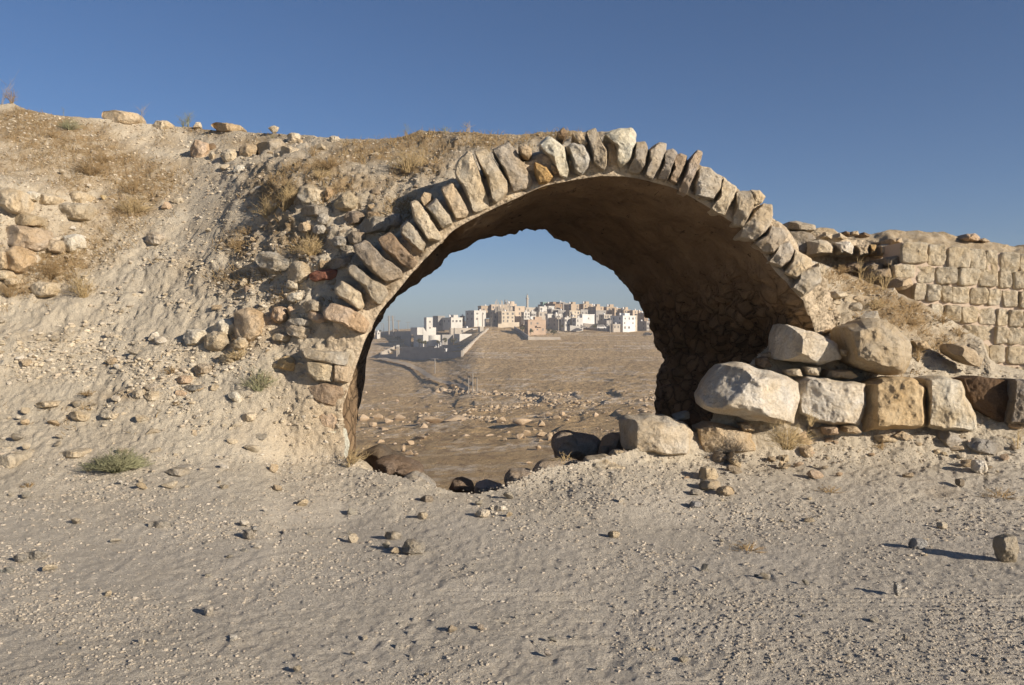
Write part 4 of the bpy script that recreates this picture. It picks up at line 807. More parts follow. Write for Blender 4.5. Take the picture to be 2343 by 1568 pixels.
LR = [
 (c1,795,250,240,85,TN,'long tan boulder half sunk in the skyline, top left',4),
 (c1,1065,310,112,78,CR_,'rounded pale rock just below the skyline between two dry stalks',0),
 (c1,1500,318,195,60,(0.56,0.44,0.29),'flat tan slab lying on the skyline above the row of socketed stones',3),
 (c1,1300,305,60,42,CR_,'small pale rock on the skyline left of the flat tan slab',0),
 (c1,60,800,215,165,CR_,'large pale block cut by the left edge, above the long ledge stone',15),
 (c1,210,770,82,62,WH,'small white rock right of the large pale block',5),
 (c1,300,790,105,74,CR_,'cream rock between the small white rock and the upright square one',0),
 (c1,500,780,85,84,CR_,'upright square rock behind the grey-topped rock on the left bank',0),
 (c1,465,870,200,125,(0.54,0.48,0.38),'grey-topped chunky rock standing out of the left bank',0),
 (c1,160,930,190,90,(0.50,0.42,0.30),'flat tan ledge stone resting on the long ledge stone',0),
 (c1,155,1040,350,150,(0.55,0.46,0.36),'longest ledge stone of the outcrop at the left edge',7),
 (c1,470,1080,125,120,WH,'white three-cornered rock at the right end of the longest ledge stone',-25),
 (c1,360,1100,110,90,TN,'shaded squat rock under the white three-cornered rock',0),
 (c1,110,1190,200,160,(0.60,0.47,0.32),'orange-tan block under the longest ledge stone, beside a dark crevice',20),
 (c1,10,1190,75,130,TN,'tall narrow stone at the left edge beside the dark crevice',0),
 (c1,235,1182,48,46,CR_,'fist-sized round rock right of the orange-tan block',0),
 (c1,15,1290,90,65,CR_,'pale rock at the left edge below the crevice',0),
 (c1,65,1335,82,52,CR_,'low rock at the bottom of the left outcrop',0),
 (c1,1020,1050,115,95,(0.56,0.50,0.42),'solitary grey-white rock on the bank left of the footpath',0),
 (c1,280,1385,165,104,CR_,'domed rock at the foot of the left bank above the scree',0),
 (c1,1315,480,130,155,PK,'tall crumbly rock at the left end of the row under the skyline',0),
 (c1,1395,445,56,44,BR,'small reddish rock above the tall crumbly rock\'s right shoulder',0),
 (c1,1395,510,50,64,CR_,'narrow rock right of the tall crumbly rock',0),
 (c1,1510,510,115,104,CR_,'pointed rock sitting in a shadowed socket under the skyline',20),
 (c1,1640,485,125,115,(0.56,0.46,0.33),'squarish rock right of the pointed rock in its socket',-8),
 (c1,1485,580,82,42,CR_,'flat rock below the pointed rock',0),
 (c1,1580,600,84,74,WH,'white rock below the squarish rock',0),
 (c1,1655,575,74,64,CR_,'cream rock right of the white rock below the squarish rock',0),
 (c1,680,780,36,30,(0.62,0.5,0.3),'little yellowish rock in the dry grass of the left bank',0),
 (c1,475,980,42,32,WH,'little white rock above the white three-cornered rock',0),
 (c1,365,1052,62,28,WH,'flat white chip on the end of the longest ledge stone',0),
 (c1,1160,800,74,42,CR_,'flat cream rock beside the footpath, upper one of two',0),
 (c1,1095,835,52,52,PK,'round pinkish rock beside the footpath, lower one of two',0),
 (c1,1045,1195,84,26,CR_,'thin flat rock at the foot of the footpath',0),
 (c2,640,320,200,155,(0.50,0.44,0.35),'big banded block at the right end of the row under the skyline',-8),
 (c2,780,350,150,105,CR_,'cream wedge right of the big banded block',10),
 (c2,700,375,84,62,CR_,'small rock between the big banded block and the cream wedge',0),
 (c2,655,178,74,44,CR_,'little round rock on the skyline above the big banded block',0),
 (c2,800,240,100,76,CR_,'rough pale rock on the slope top right of the big banded block',0),
 (c2,1105,255,84,60,CR_,'pointed rock near the skyline left of the earth mound',10),
 (c2,1000,308,84,50,CR_,'lone pale rock below the pointed rock on the slope top',0),
 (c2,935,672,205,132,(0.66,0.59,0.47),'big white-topped rock in the mound beside the long straw bush',5),
 (c2,1062,652,56,95,(0.56,0.42,0.27),'slim orange rock against the big white-topped rock',0),
 (c2,1190,712,165,140,(0.56,0.48,0.35),'triangular tan rock in the shaded mound left of the voussoirs',-20),
 (c2,980,782,235,84,(0.40,0.36,0.30),'long flat grey rock under the big white-topped rock',5),
 (c2,1020,845,94,92,GR_,'grey cube-like rock below the long flat grey rock',10),
 (c2,885,900,94,74,TN,'tan rock low in the mound, left of the grey cube-like rock',0),
 (c2,995,920,108,74,(0.52,0.48,0.41),'pale rock below the grey cube-like rock',0),
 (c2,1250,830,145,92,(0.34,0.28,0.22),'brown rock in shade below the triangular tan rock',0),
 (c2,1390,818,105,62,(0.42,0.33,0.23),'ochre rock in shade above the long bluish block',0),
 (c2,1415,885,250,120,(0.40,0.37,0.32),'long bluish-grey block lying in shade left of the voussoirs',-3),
 (c2,1548,850,95,100,(0.42,0.39,0.36),'blue-grey rock against the right end of the long bluish block',0),
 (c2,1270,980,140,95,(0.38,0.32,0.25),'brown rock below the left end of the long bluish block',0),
 (c2,1145,1010,115,84,(0.42,0.40,0.36),'pale grey rounded rock left of the ringed darkest voussoir',0),
 (c2,1200,1060,94,48,(0.42,0.38,0.31),'flat small rock under the pale grey rounded rock',0),
 (c2,1205,1100,94,62,(0.40,0.36,0.30),'lumpy rock above the oval shaded rock',0),
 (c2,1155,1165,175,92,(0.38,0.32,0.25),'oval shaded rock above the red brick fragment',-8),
 (c2,1015,1155,36,42,CR_,'little rectangular chip above the red brick fragment\'s left end',0),
 (c2,655,1160,280,150,(0.47,0.43,0.36),'long grey-striped rock at the foot of the mound',15),
 (c2,845,1240,150,175,(0.56,0.48,0.36),'upright cream rock right of the long grey-striped rock',0),
 (c2,790,1330,94,72,CR_,'pale rock below the upright cream rock',10),
 (c2,815,1420,115,72,WH,'whitish rock, lowest in the line under the upright cream rock',-10),
 (c2,430,1312,64,60,CR_,'lone pointed rock in the grass left of the mound, upper of a pair',30),
 (c2,462,1362,64,42,PK,'pinkish rock, lower of the pair left of the mound',20),
 (c2,950,1485,145,95,(0.50,0.44,0.35),'knobbly rock left of the lowest voussoir',0),
 (c3,1570,300,190,205,(0.60,0.48,0.34),'big rounded pinkish-tan boulder in the bank left of the arch',0),
 (c3,1420,322,160,112,WH,'bright white rock against the rounded pinkish boulder\'s left',-10),
 (c3,1230,382,145,104,WH,'white angular rock, leftmost of the group round the pinkish boulder',0),
 (c3,1370,405,145,130,(0.56,0.49,0.38),'pyramid-shaped grey-cream rock below the bright white rock',0),
 (c3,1515,422,84,84,CR_,'nubbly rock under the rounded pinkish boulder',0),
 (c3,1768,235,104,104,PK,'pink angular rock right of the rounded pinkish boulder',0),
 (c3,1838,215,52,60,PK,'egg-shaped pink rock beside the pink angular rock',0),
 (c3,1920,285,190,52,(0.52,0.48,0.41),'long flat grey-white rock left of the lowest voussoir, lower left',8),
 (c3,1890,340,150,84,(0.54,0.46,0.35),'tan block under the long flat grey-white rock',8),
 (c3,2000,256,125,56,PK,'thin pink slab tucked under the lowest voussoir',20),
 (c3,1780,380,115,48,CR_,'flat cream rock left of the tan block on the bank',5),
 (c3,1955,470,105,48,GR_,'grey flat rock at the left end of the jamb\'s grey course',0),
 (c3,1815,545,125,92,(0.64,0.50,0.30),'yellowish rock in the plastered bank left of the jamb',10),
 (c3,1440,515,115,52,(0.54,0.47,0.35),'flat tan rock on the bank in the middle of the scree',5),
 (c3,1275,580,105,68,(0.52,0.45,0.36),'pinkish-grey rounded rock among the scree',0),
 (c3,1160,650,94,52,PK,'pinkish rock in the scree left of the dark slate slab',0),
 (c3,1230,703,155,38,(0.30,0.29,0.27),'dark grey flat slab in the scree',3),
 (c3,1355,700,74,40,CR_,'small cream rock right of the dark grey flat slab',0),
 (c3,1150,735,84,36,PK,'thin pinkish rock below the dark grey flat slab',15),
 (c3,1490,760,88,50,WH,'white pointed flat rock right of the dark slab',25),
 (c3,870,740,76,62,(0.58,0.52,0.42),'round pale rock in the scree, left of a pair',0),
 (c3,955,752,84,62,CR_,'blocky pale rock in the scree, right of a pair',5),
 (c3,958,695,84,34,(0.52,0.46,0.38),'flat rock above the blocky pale rock',0),
 (c3,740,772,74,38,WH,'white sliver of rock left of the round pale rock',25),
 (c3,480,800,64,38,GR_,'grey rounded rock in the grass of the lower left bank',0),
 (c3,290,805,140,38,CR_,'long low cream rock left of the grey rounded rock',0),
 (c3,490,880,120,58,CR_,'flat rock with a shadowed edge above the sage tuft',10),
 (c3,690,875,120,44,CR_,'wide flat rock right of the shadow-edged rock',8),
 (c3,900,890,84,42,CR_,'small cream rock right of the wide flat rock',0),
 (c3,965,975,80,34,CR_,'flat cream block above the right end of the sage tuft',-10),
 (c3,50,1170,120,104,(0.58,0.52,0.42),'rounded rock at the left edge level with the sage tuft',0),
 (c3,450,1120,140,42,CR_,'low wide rock at the left end of the sage tuft',0),
 (c3,1125,1235,150,42,(0.47,0.44,0.39),'flat grey stone right of the sage tuft',8),
 (c3,1425,1200,64,42,WH,'white knob of rock on the bare ground left of the jamb',0),
 (c3,1070,1310,84,40,CR_,'small whitish rock below the flat grey stone',0),
 (c3,1570,885,84,52,CR_,'half-buried cream rock on the bare lower bank',0),
 (c3,1495,930,64,32,CR_,'small rock with a dark shadow left of the half-buried cream rock',0),
 (cl,1155,400,50,46,(0.46,0.42,0.36),'egg-shaped grey stone on the gravel lane, left of centre',-20),
 (cl,1182,376,36,30,(0.46,0.44,0.40),'flat grey stone leaning against the egg-shaped grey stone',20),
 (cl,970,755,42,46,(0.66,0.62,0.56),'white lumpy stone in the lane\'s left foreground',0),
 (cl,660,893,30,26,(0.64,0.60,0.54),'small white stone nearest the bottom left of the lane',0),
 (cl,1925,460,118,72,(0.46,0.43,0.38),'flat-topped grey slab in the lane, largest of its cluster',8),
 (cl,1845,472,50,26,CR_,'pale round stone in front of the flat-topped grey slab',0),
 (cl,1802,447,44,34,CR_,'pale stone left of the flat-topped grey slab',0),
 (cl,1830,402,84,38,(0.5,0.45,0.37),'low dusty rock behind the flat-topped slab\'s cluster',0),
 (cl,1970,310,52,34,CR_,'rounded pale stone in the lane below the threshold',0),
 (cl,2250,300,74,38,WH,'white stone in the lane straight below the threshold',0),
 (cl,2330,275,90,26,WH,'flat white stone half buried behind the white lane stone',0),
 (cl,1990,233,64,36,(0.38,0.33,0.27),'brown stone with a long shadow close to the threshold',-10),
 (cl,350,335,54,30,CR_,'cream stone on the left of the lane',10),
 (cl,745,352,120,40,(0.47,0.44,0.39),'flat grey stone on the left of the lane',0),
 (cl,170,493,110,40,(0.48,0.45,0.40),'flat grey stone at the lane\'s left edge, larger of two',0),
 (cl,90,510,58,36,(0.45,0.44,0.42),'grey cube-like stone touching the larger flat one at the left edge',0),
 (cl,35,565,64,28,(0.42,0.41,0.37),'low grey stone nearest the lane\'s left edge',0),
 (cl,2110,835,42,30,(0.52,0.46,0.38),'brownish round stone in the lane\'s centre foreground',0),
 (cl,2240,828,32,25,(0.52,0.46,0.40),'small square stone right of the brownish round stone',0),
 (crr,2272,450,102,136,(0.50,0.46,0.39),'upright grey block standing alone at the lane\'s right edge',0),
 (crr,1870,427,92,50,(0.45,0.43,0.40),'grey wedge-shaped stone at the tip of the upright block\'s shadow',12),
 (crr,1778,629,34,64,(0.54,0.51,0.46),'thin stone slip standing on end in the right foreground',0),
 (crr,1808,845,13,26,(0.62,0.58,0.52),'tiny upright chip in the bottom right foreground',0),
 (crr,1980,343,48,26,CR_,'small pale stone above the grey wedge-shaped stone',0),
 (crr,925,112,98,62,CR_,'round cream rock, top of the little heap before the right-hand blocks',0),
 (crr,930,160,115,50,(0.54,0.47,0.37),'flat rock in the middle of the little heap',0),
 (crr,1000,188,94,42,TN,'brown slab at the bottom of the little heap beside a hollow',10),
 (crr,870,190,52,26,(0.50,0.46,0.40),'small grey chip at the left of the little heap',0),
 (crr,865,248,64,30,(0.44,0.42,0.40),'grey-blue flat stone below the little heap',0),
 (crr,2150,80,70,64,WH,'pale shell-like stone on the lane near the right edge',0),
 (crr,975,40,66,50,(0.46,0.40,0.33),'dull rock in shadow left of the upright triangular rock',0),
 (crr,205,918,36,30,(0.52,0.46,0.40),'small pinkish stone at the bottom centre of the lane',20),
 (crr,500,383,60,30,CR_,'cream stone with a dark shadow left of centre on the right half of the lane',0),
 (crr,2060,150,42,30,(0.40,0.35,0.29),'brown stone on the lane near the right edge, below the shell-like stone',0),
]
for i, (cf, x, y, w, h, colr, lab, ang) in enumerate(LR):
    s = {c1: 1.742, c2: 1.96, c3: 1.6736, cl: 1.2332, crr: 1.1881}[cf]*1.6533
    px, py = cf(x, y)
    if cf in (c1, c2, c3) and w*h > 4200:
        rs_ = np.random.RandomState(600+i); W_, H_ = w/s*.53, h/s*.53; nv = rs_.randint(7, 10); pts_ = []
        for k in range(nv):
            th = (k+rs_.uniform(-.28, .28))*2*math.pi/nv; c_, s2 = math.cos(th), math.sin(th); rr_ = (abs(c_)**3.2+abs(s2)**3.2)**(-1/3.2)*rs_.uniform(.88, 1.08)
            ax, ay = c_*rr_*W_, s2*rr_*H_; an_ = math.radians(ang); pts_.append((px+ax*math.cos(an_)-ay*math.sin(an_), py+ax*math.sin(an_)+ay*math.cos(an_)))
        g_, _ = gpos(px, py+H_*.2); d_ = float(g_[0][1])/K; mn = min(W_, H_)/F*d_
        o = slab('rock', pts_, d_-0.06, T=mn*rs_.uniform(.8, 1.2), back=mn*1.6+.3, seed=600+i, col=tuple(min(.86, c_*1.1) for c_ in colr), edge=2.2, rough=1.0, N=56,
                 creases=[(px-W_*rs_.uniform(-.1, .35), py-H_, px-W_*rs_.uniform(0, .4), py+H_, rs_.uniform(.4, .9))])
        tag(o, lab, 'rock'); continue
    if cf in (cl, crr) and w*h > 1700:
        rs_ = np.random.RandomState(700+i); W_, H_ = w/s*.5, h/s*.52; nv = 8; pts_ = []
        for k in range(nv):
            th = (k+rs_.uniform(-.28, .28))*2*math.pi/nv; c_, s2 = math.cos(th), math.sin(th); rr_ = (abs(c_)**2.6+abs(s2)**2.6)**(-1/2.6)*rs_.uniform(.88, 1.06); pts_.append((px+c_*rr_*W_, py+s2*rr_*H_))
        yb1 = py+H_; d0 = float(depth(px, yb1)); mn = min(W_, H_)/F*d0; T_ = mn*.9
        o = slab('rock', pts_, d0+T_/K*.8, T=T_, back=mn*1.2, seed=700+i, col=colr, edge=2.4, rough=1.0, N=48, creases=[(px-W_*.1, py-H_, px-W_*.25, py+H_, .8)])
        tag(o, lab, 'rock'); continue
    free_rock(px, py, w/s*1.06, h/s*1.06, colr, lab, ang=ang, dep=0.9 if cf in (cl, crr) else 1.0)
# the red brick fragment
bx, by = c2(1030, 1255); g_, _ = gpos(bx, by); dbr = float(g_[0][1])/K-0.05
o = slab('brick_fragment', [c2(*p) for p in [(915,1250),(960,1225),(1070,1210),(1140,1215),(1140,1270),(1100,1295),(960,1305),(920,1285)]], dbr, T=.10, back=.2, seed=401, col=(0.36,0.17,0.12), edge=2.5, rough=1.0)
tag(o, 'broken red brick fragment with mortar stuck in the bank left of the arch', 'brick')

# many alike small stones: grouped
def scatter(n, region, smin, smax, cols, label, group, pw=2.2, name='small_stone'):
    k = 0; tries = 0
    while k < n and tries < n*40:
        tries += 1; x = random.uniform(region[0], region[2]); y = random.uniform(region[1], region[3])
        if y < ytop(x)+14 or inpoly(np.array([x]), np.array([y+6]), hole)[0] or (1452 < x < 1840 and y < 1045): continue
        s_ = smin+(smax-smin)*random.random()**pw
        free_rock(x, y, s_*random.uniform(.9, 1.5), s_*random.uniform(.5, .85), random.choice(cols), label, 'stone', name, group=group, lib=SM, ang=random.uniform(-12, 12)); k += 1
scatter(70, (-30, 1130, 2370, 1560), 9, 24, [CR_, (0.5,0.46,0.39), (0.44,0.42,0.37), WH], 'small loose stone scattered on the open gravel lane', 'small loose stones on the lane')
scatter(80, (-30, 700, 780, 1120), 9, 26, [CR_, WH, TN, (0.5,0.45,0.37)], 'small pale stone lying in the scree of the lower left bank', 'small stones in the scree')
scatter(35, (-20, 260, 1000, 700), 8, 20, [CR_, TN, WH], 'small stone lodged in the dry upper slope left of the arch', 'small stones on the upper slope')
scatter(45, (560, 400, 1000, 720), 9, 26, [GR_, TN, (0.42,0.36,0.29)], 'small stone packed in the earth beside the voussoirs', 'small stones beside the voussoirs')

scatter(16, (1838, 655, 1990, 760), 18, 46, [CR_, TN, GR_, TN], 'rough stone packed in the rubble at the arch\'s right springing', 'rough stones at the right springing', pw=1.3)
scatter(30, (1850, 640, 2360, 1080), 9, 26, [CR_, TN, PK, WH, (0.45,0.38,0.29)], 'small stone on the rubble slope at the right of the arch', 'small stones on the right slope')
scatter(30, (1560, 1000, 2360, 1100), 10, 28, [CR_, TN, PK, (0.45,0.38,0.29)], 'small stone fallen at the foot of the right-hand blocks', 'small stones below the blocks')
# ------------------------------------------------------------------ gravel (uncountable)
def gravel(name, N, sampler, kind_tints, smin, smax, pw, label=None, posf=None):
    phi = (1+5**.5)/2
    ico = np.array([(-1,phi,0),(1,phi,0),(-1,-phi,0),(1,-phi,0),(0,-1,phi),(0,1,phi),(0,-1,-phi),(0,1,-phi),(phi,0,-1),(phi,0,1),(-phi,0,-1),(-phi,0,1)])/1.9
    fc = np.array([(0,11,5),(0,5,1),(0,1,7),(0,7,10),(0,10,11),(1,5,9),(5,11,4),(11,10,2),(10,7,6),(7,1,8),(3,9,4),(3,4,2),(3,2,6),(3,6,8),(3,8,9),(4,9,5),(2,4,11),(6,2,10),(8,6,7),(9,8,1)])
    x, y = sampler(N)
    if posf is None:
        p, _ = gpos(x, y)
    else: p = posf(x, y)
    N = len(p); size = (smin+(smax-smin)*RS.rand(N)**pw)/F*(p[:, 1]/K)*0.5
    sh = RS.uniform(0.7, 1.3, (N, 12, 1))*ico[None]*np.stack([RS.uniform(.8, 1.5, N), RS.uniform(.8, 1.3, N), RS.uniform(.45, .85, N)], -1)[:, None]
    an = RS.rand(N)*6.283; c_, s_ = np.cos(an)[:, None], np.sin(an)[:, None]
    X = sh[..., 0]*c_-sh[..., 1]*s_; Y_ = sh[..., 0]*s_+sh[..., 1]*c_
    V = np.stack([X, Y_, sh[..., 2]], -1)*size[:, None, None]+p[:, None]; V[..., 2] += size[:, None]*0.15
    Fi = (fc[None]+np.arange(N)[:, None, None]*12).reshape(-1, 3)
    me_ = mesh_np(name, V.reshape(-1, 3), Fi, M['gravel'], smooth=False)
    tn = np.array(kind_tints)[RS.randint(0, len(kind_tints), N)]*RS.uniform(.8, 1.12, (N, 1))
    colr = np.ones((N, 12, 4), np.float32); colr[..., :3] = tn[:, None]
    a = me_.color_attributes.new('tint', 'FLOAT_COLOR', 'POINT'); a.data.foreach_set('color', colr.reshape(-1))
    o_ = link(name, me_); return tag(o_, label, 'gravel', kind='stuff')
def ok(x, y):
    m = (y > ytop(x)+3) & ~inpoly(x, y+4, hole) & ~((x > 1452) & (x < 1838) & (y < 1000)); return x[m], y[m]
lane_t = [(0.46,0.40,0.315),(0.41,0.355,0.28),(0.50,0.44,0.355),(0.37,0.335,0.28),(0.44,0.375,0.29)]
def samp_lane(N):
    x = RS.uniform(-150, 2500, N); y = 1040+(1640-1040)*RS.rand(N)**0.9
    cl_ = fbm(np.stack([x*0.004, y*0.010, x*0], -1), 1.0, 4, 77)
    m = RS.rand(N) < np.clip(0.42+cl_*1.3, 0.08, 1); return ok(x[m], y[m])
gravel('gravel_on_lane', 75000, samp_lane, lane_t, 2.2, 9.5, 4.0, 'fine pale gravel covering the open lane')
bank_t = [(0.54,0.46,0.34),(0.50,0.42,0.30),(0.58,0.51,0.40),(0.44,0.37,0.28),(0.49,0.43,0.34)]
def samp_bank(N):
    x = RS.uniform(-100, 800, N); y = RS.uniform(560, 1080, N)
    w = np.clip(blobs([(150,800,300,90,.8),(420,820,230,110,.9),(560,680,150,110,.8),(330,690,170,50,.8),(600,900,110,70,.6),(690,640,60,120,.6)], x, y)-.25+fbm(np.stack([x*.012,y*.02,x*0],-1),1.0,4,78)*1.1, 0.02, 1)
    m = RS.rand(N) < w; return ok(x[m], y[m])
gravel('scree_on_bank', 24000, samp_bank, bank_t, 2.5, 13.0, 4.5, 'loose pale scree covering the lower left bank')
def samp_up(N):
    x = np.concatenate([RS.uniform(-80, 1440, N), RS.uniform(1840, 2400, N//3)]); y = np.concatenate([RS.uniform(260, 620, N), RS.uniform(640, 1060, N//3)])
    return ok(x, y)
gravel('rubble_grit', 13000, samp_up, bank_t+[(0.42,0.34,0.25)], 2.2, 8.0, 3.5, 'gritty little stones in the soil of the upper slopes')

# ------------------------------------------------------------------ dry grass and shrubs
def blades_mesh(name, base, tip, wid, mat, bend=None):
    N = len(base); d = tip-base; side = np.cross(d, np.array([0, -1.0, 0.25])); side /= np.linalg.norm(side, axis=1, keepdims=True)+1e-9
    mid = (base+tip)/2 + (bend if bend is not None else 0)
    w = wid[:, None]; dep = np.array([0, 1.0, 0])*w*0.6
    V = np.stack([base-side*w, base+side*w, base+dep, mid-side*w*.7, mid+side*w*.7, mid+dep*.7, tip], 1)
    f = np.array([(0,1,4),(0,4,3),(1,2,5),(1,5,4),(2,0,3),(2,3,5),(3,4,6),(4,5,6),(5,3,6)])
    Fi = (f[None]+np.arange(N)[:, None, None]*7).reshape(-1, 3); return mesh_np(name, V.reshape(-1, 3), Fi, mat)
def grass_cover(name, N, wfun, lo, hi, mat, label, box):
    x = RS.uniform(box[0], box[2], N); y = RS.uniform(box[1], box[3], N)
    w = wfun(x, y); m = RS.rand(N) < w; x, y = ok(x[m], y[m]); p, _ = gpos(x, y); n = len(p)
    L_ = RS.uniform(lo, hi, n); dr = np.stack([RS.normal(size=n)*.8, RS.normal(size=n)*.6-.1, np.abs(RS.normal(size=n))*.6+.25], -1); dr /= np.linalg.norm(dr, axis=1, keepdims=True)
    p[:, 2] -= 0.01; t = p+dr*L_[:, None]; b = RS.normal(size=(n, 3))*0.12*L_[:, None]
    o_ = link(name, blades_mesh(name, p, t, RS.uniform(.002, .0048, n), mat, b)); return tag(o_, label, 'grass', kind='stuff')
wv = lambda x, y: np.clip(blobs(vegl, x, y)*1.3+fbm(np.stack([x*.02, y*.03, x*0], -1), 1.0, 4, 79)*1.1-0.45, 0, 1)
grass_cover('dry_grass', 110000, wv, 0.03, 0.14, M['strawd'], 'brown dry grass matted over the slopes', (-60, 240, 1440, 1000))
grass_cover('straw_litter', 40000, wv, 0.03, 0.12, M['straw'], 'bleached straw stems lying over the slopes', (-60, 240, 1440, 1000))
grass_cover('right_slope_grass', 30000, wv, 0.03, 0.12, M['strawd'], 'brown dry grass on the slope in front of the masonry wall', (1840, 610, 2360, 900))

def shrub(x, y, w, h, mat, label, n=140, droop=0.0, upright=0.6, name='dry_shrub', seed=0, d=None, fork=2, thick=0.0028, lean=0.0):
    rs = np.random.RandomState(seed+900)
    if d is None: g, _ = gpos(x, y); g = g[0]; d = g[1]/K
    else: g = np.array(PX(x, y, d))
    W = w/F*d/2; Hh = h/F*d
    B_, T_, Wd, Bd = [], [], [], []
    nst = max(3, n//(1+2*fork))
    for _ in range(nst):
        a = rs.rand()*6.283; r = rs.rand()**.6; b0 = np.array([math.cos(a)*W*.18*rs.rand(), math.sin(a)*W*.18*rs.rand(), -0.01])
        t0 = np.array([math.cos(a)*W*r+lean*Hh, math.sin(a)*W*r*.8, Hh*(1-upright*r*r*.9)*rs.uniform(.6, 1.0)])
        B_.append(b0); T_.append(t0); Wd.append(thick); Bd.append(np.array([0, 0, Hh*.08*rs.rand()])-np.array([t0[0], t0[1], 0])*.1)
        for q2 in range(fork):
            s_ = rs.uniform(.35, .85); b1 = b0+(t0-b0)*s_; dv = rs.normal(size=3)*np.array([1, .8, .6])*Hh*.22; dv[2] = abs(dv[2])*.8
            B_.append(b1); T_.append(b1+(t0-b0)*.22+dv); Wd.append(thick*.65); Bd.append(np.zeros(3))
            b2 = b1+dv*.5; B_.append(b2); T_.append(b2+rs.normal(size=3)*Hh*.10+np.array([0, 0, Hh*.05])); Wd.append(thick*.5); Bd.append(np.zeros(3))
    me_ = blades_mesh(name, np.array(B_), np.array(T_), np.array(Wd), mat, np.array(Bd)); o_ = link(name, me_); o_.location = g; return tag(o_, label, 'shrub')
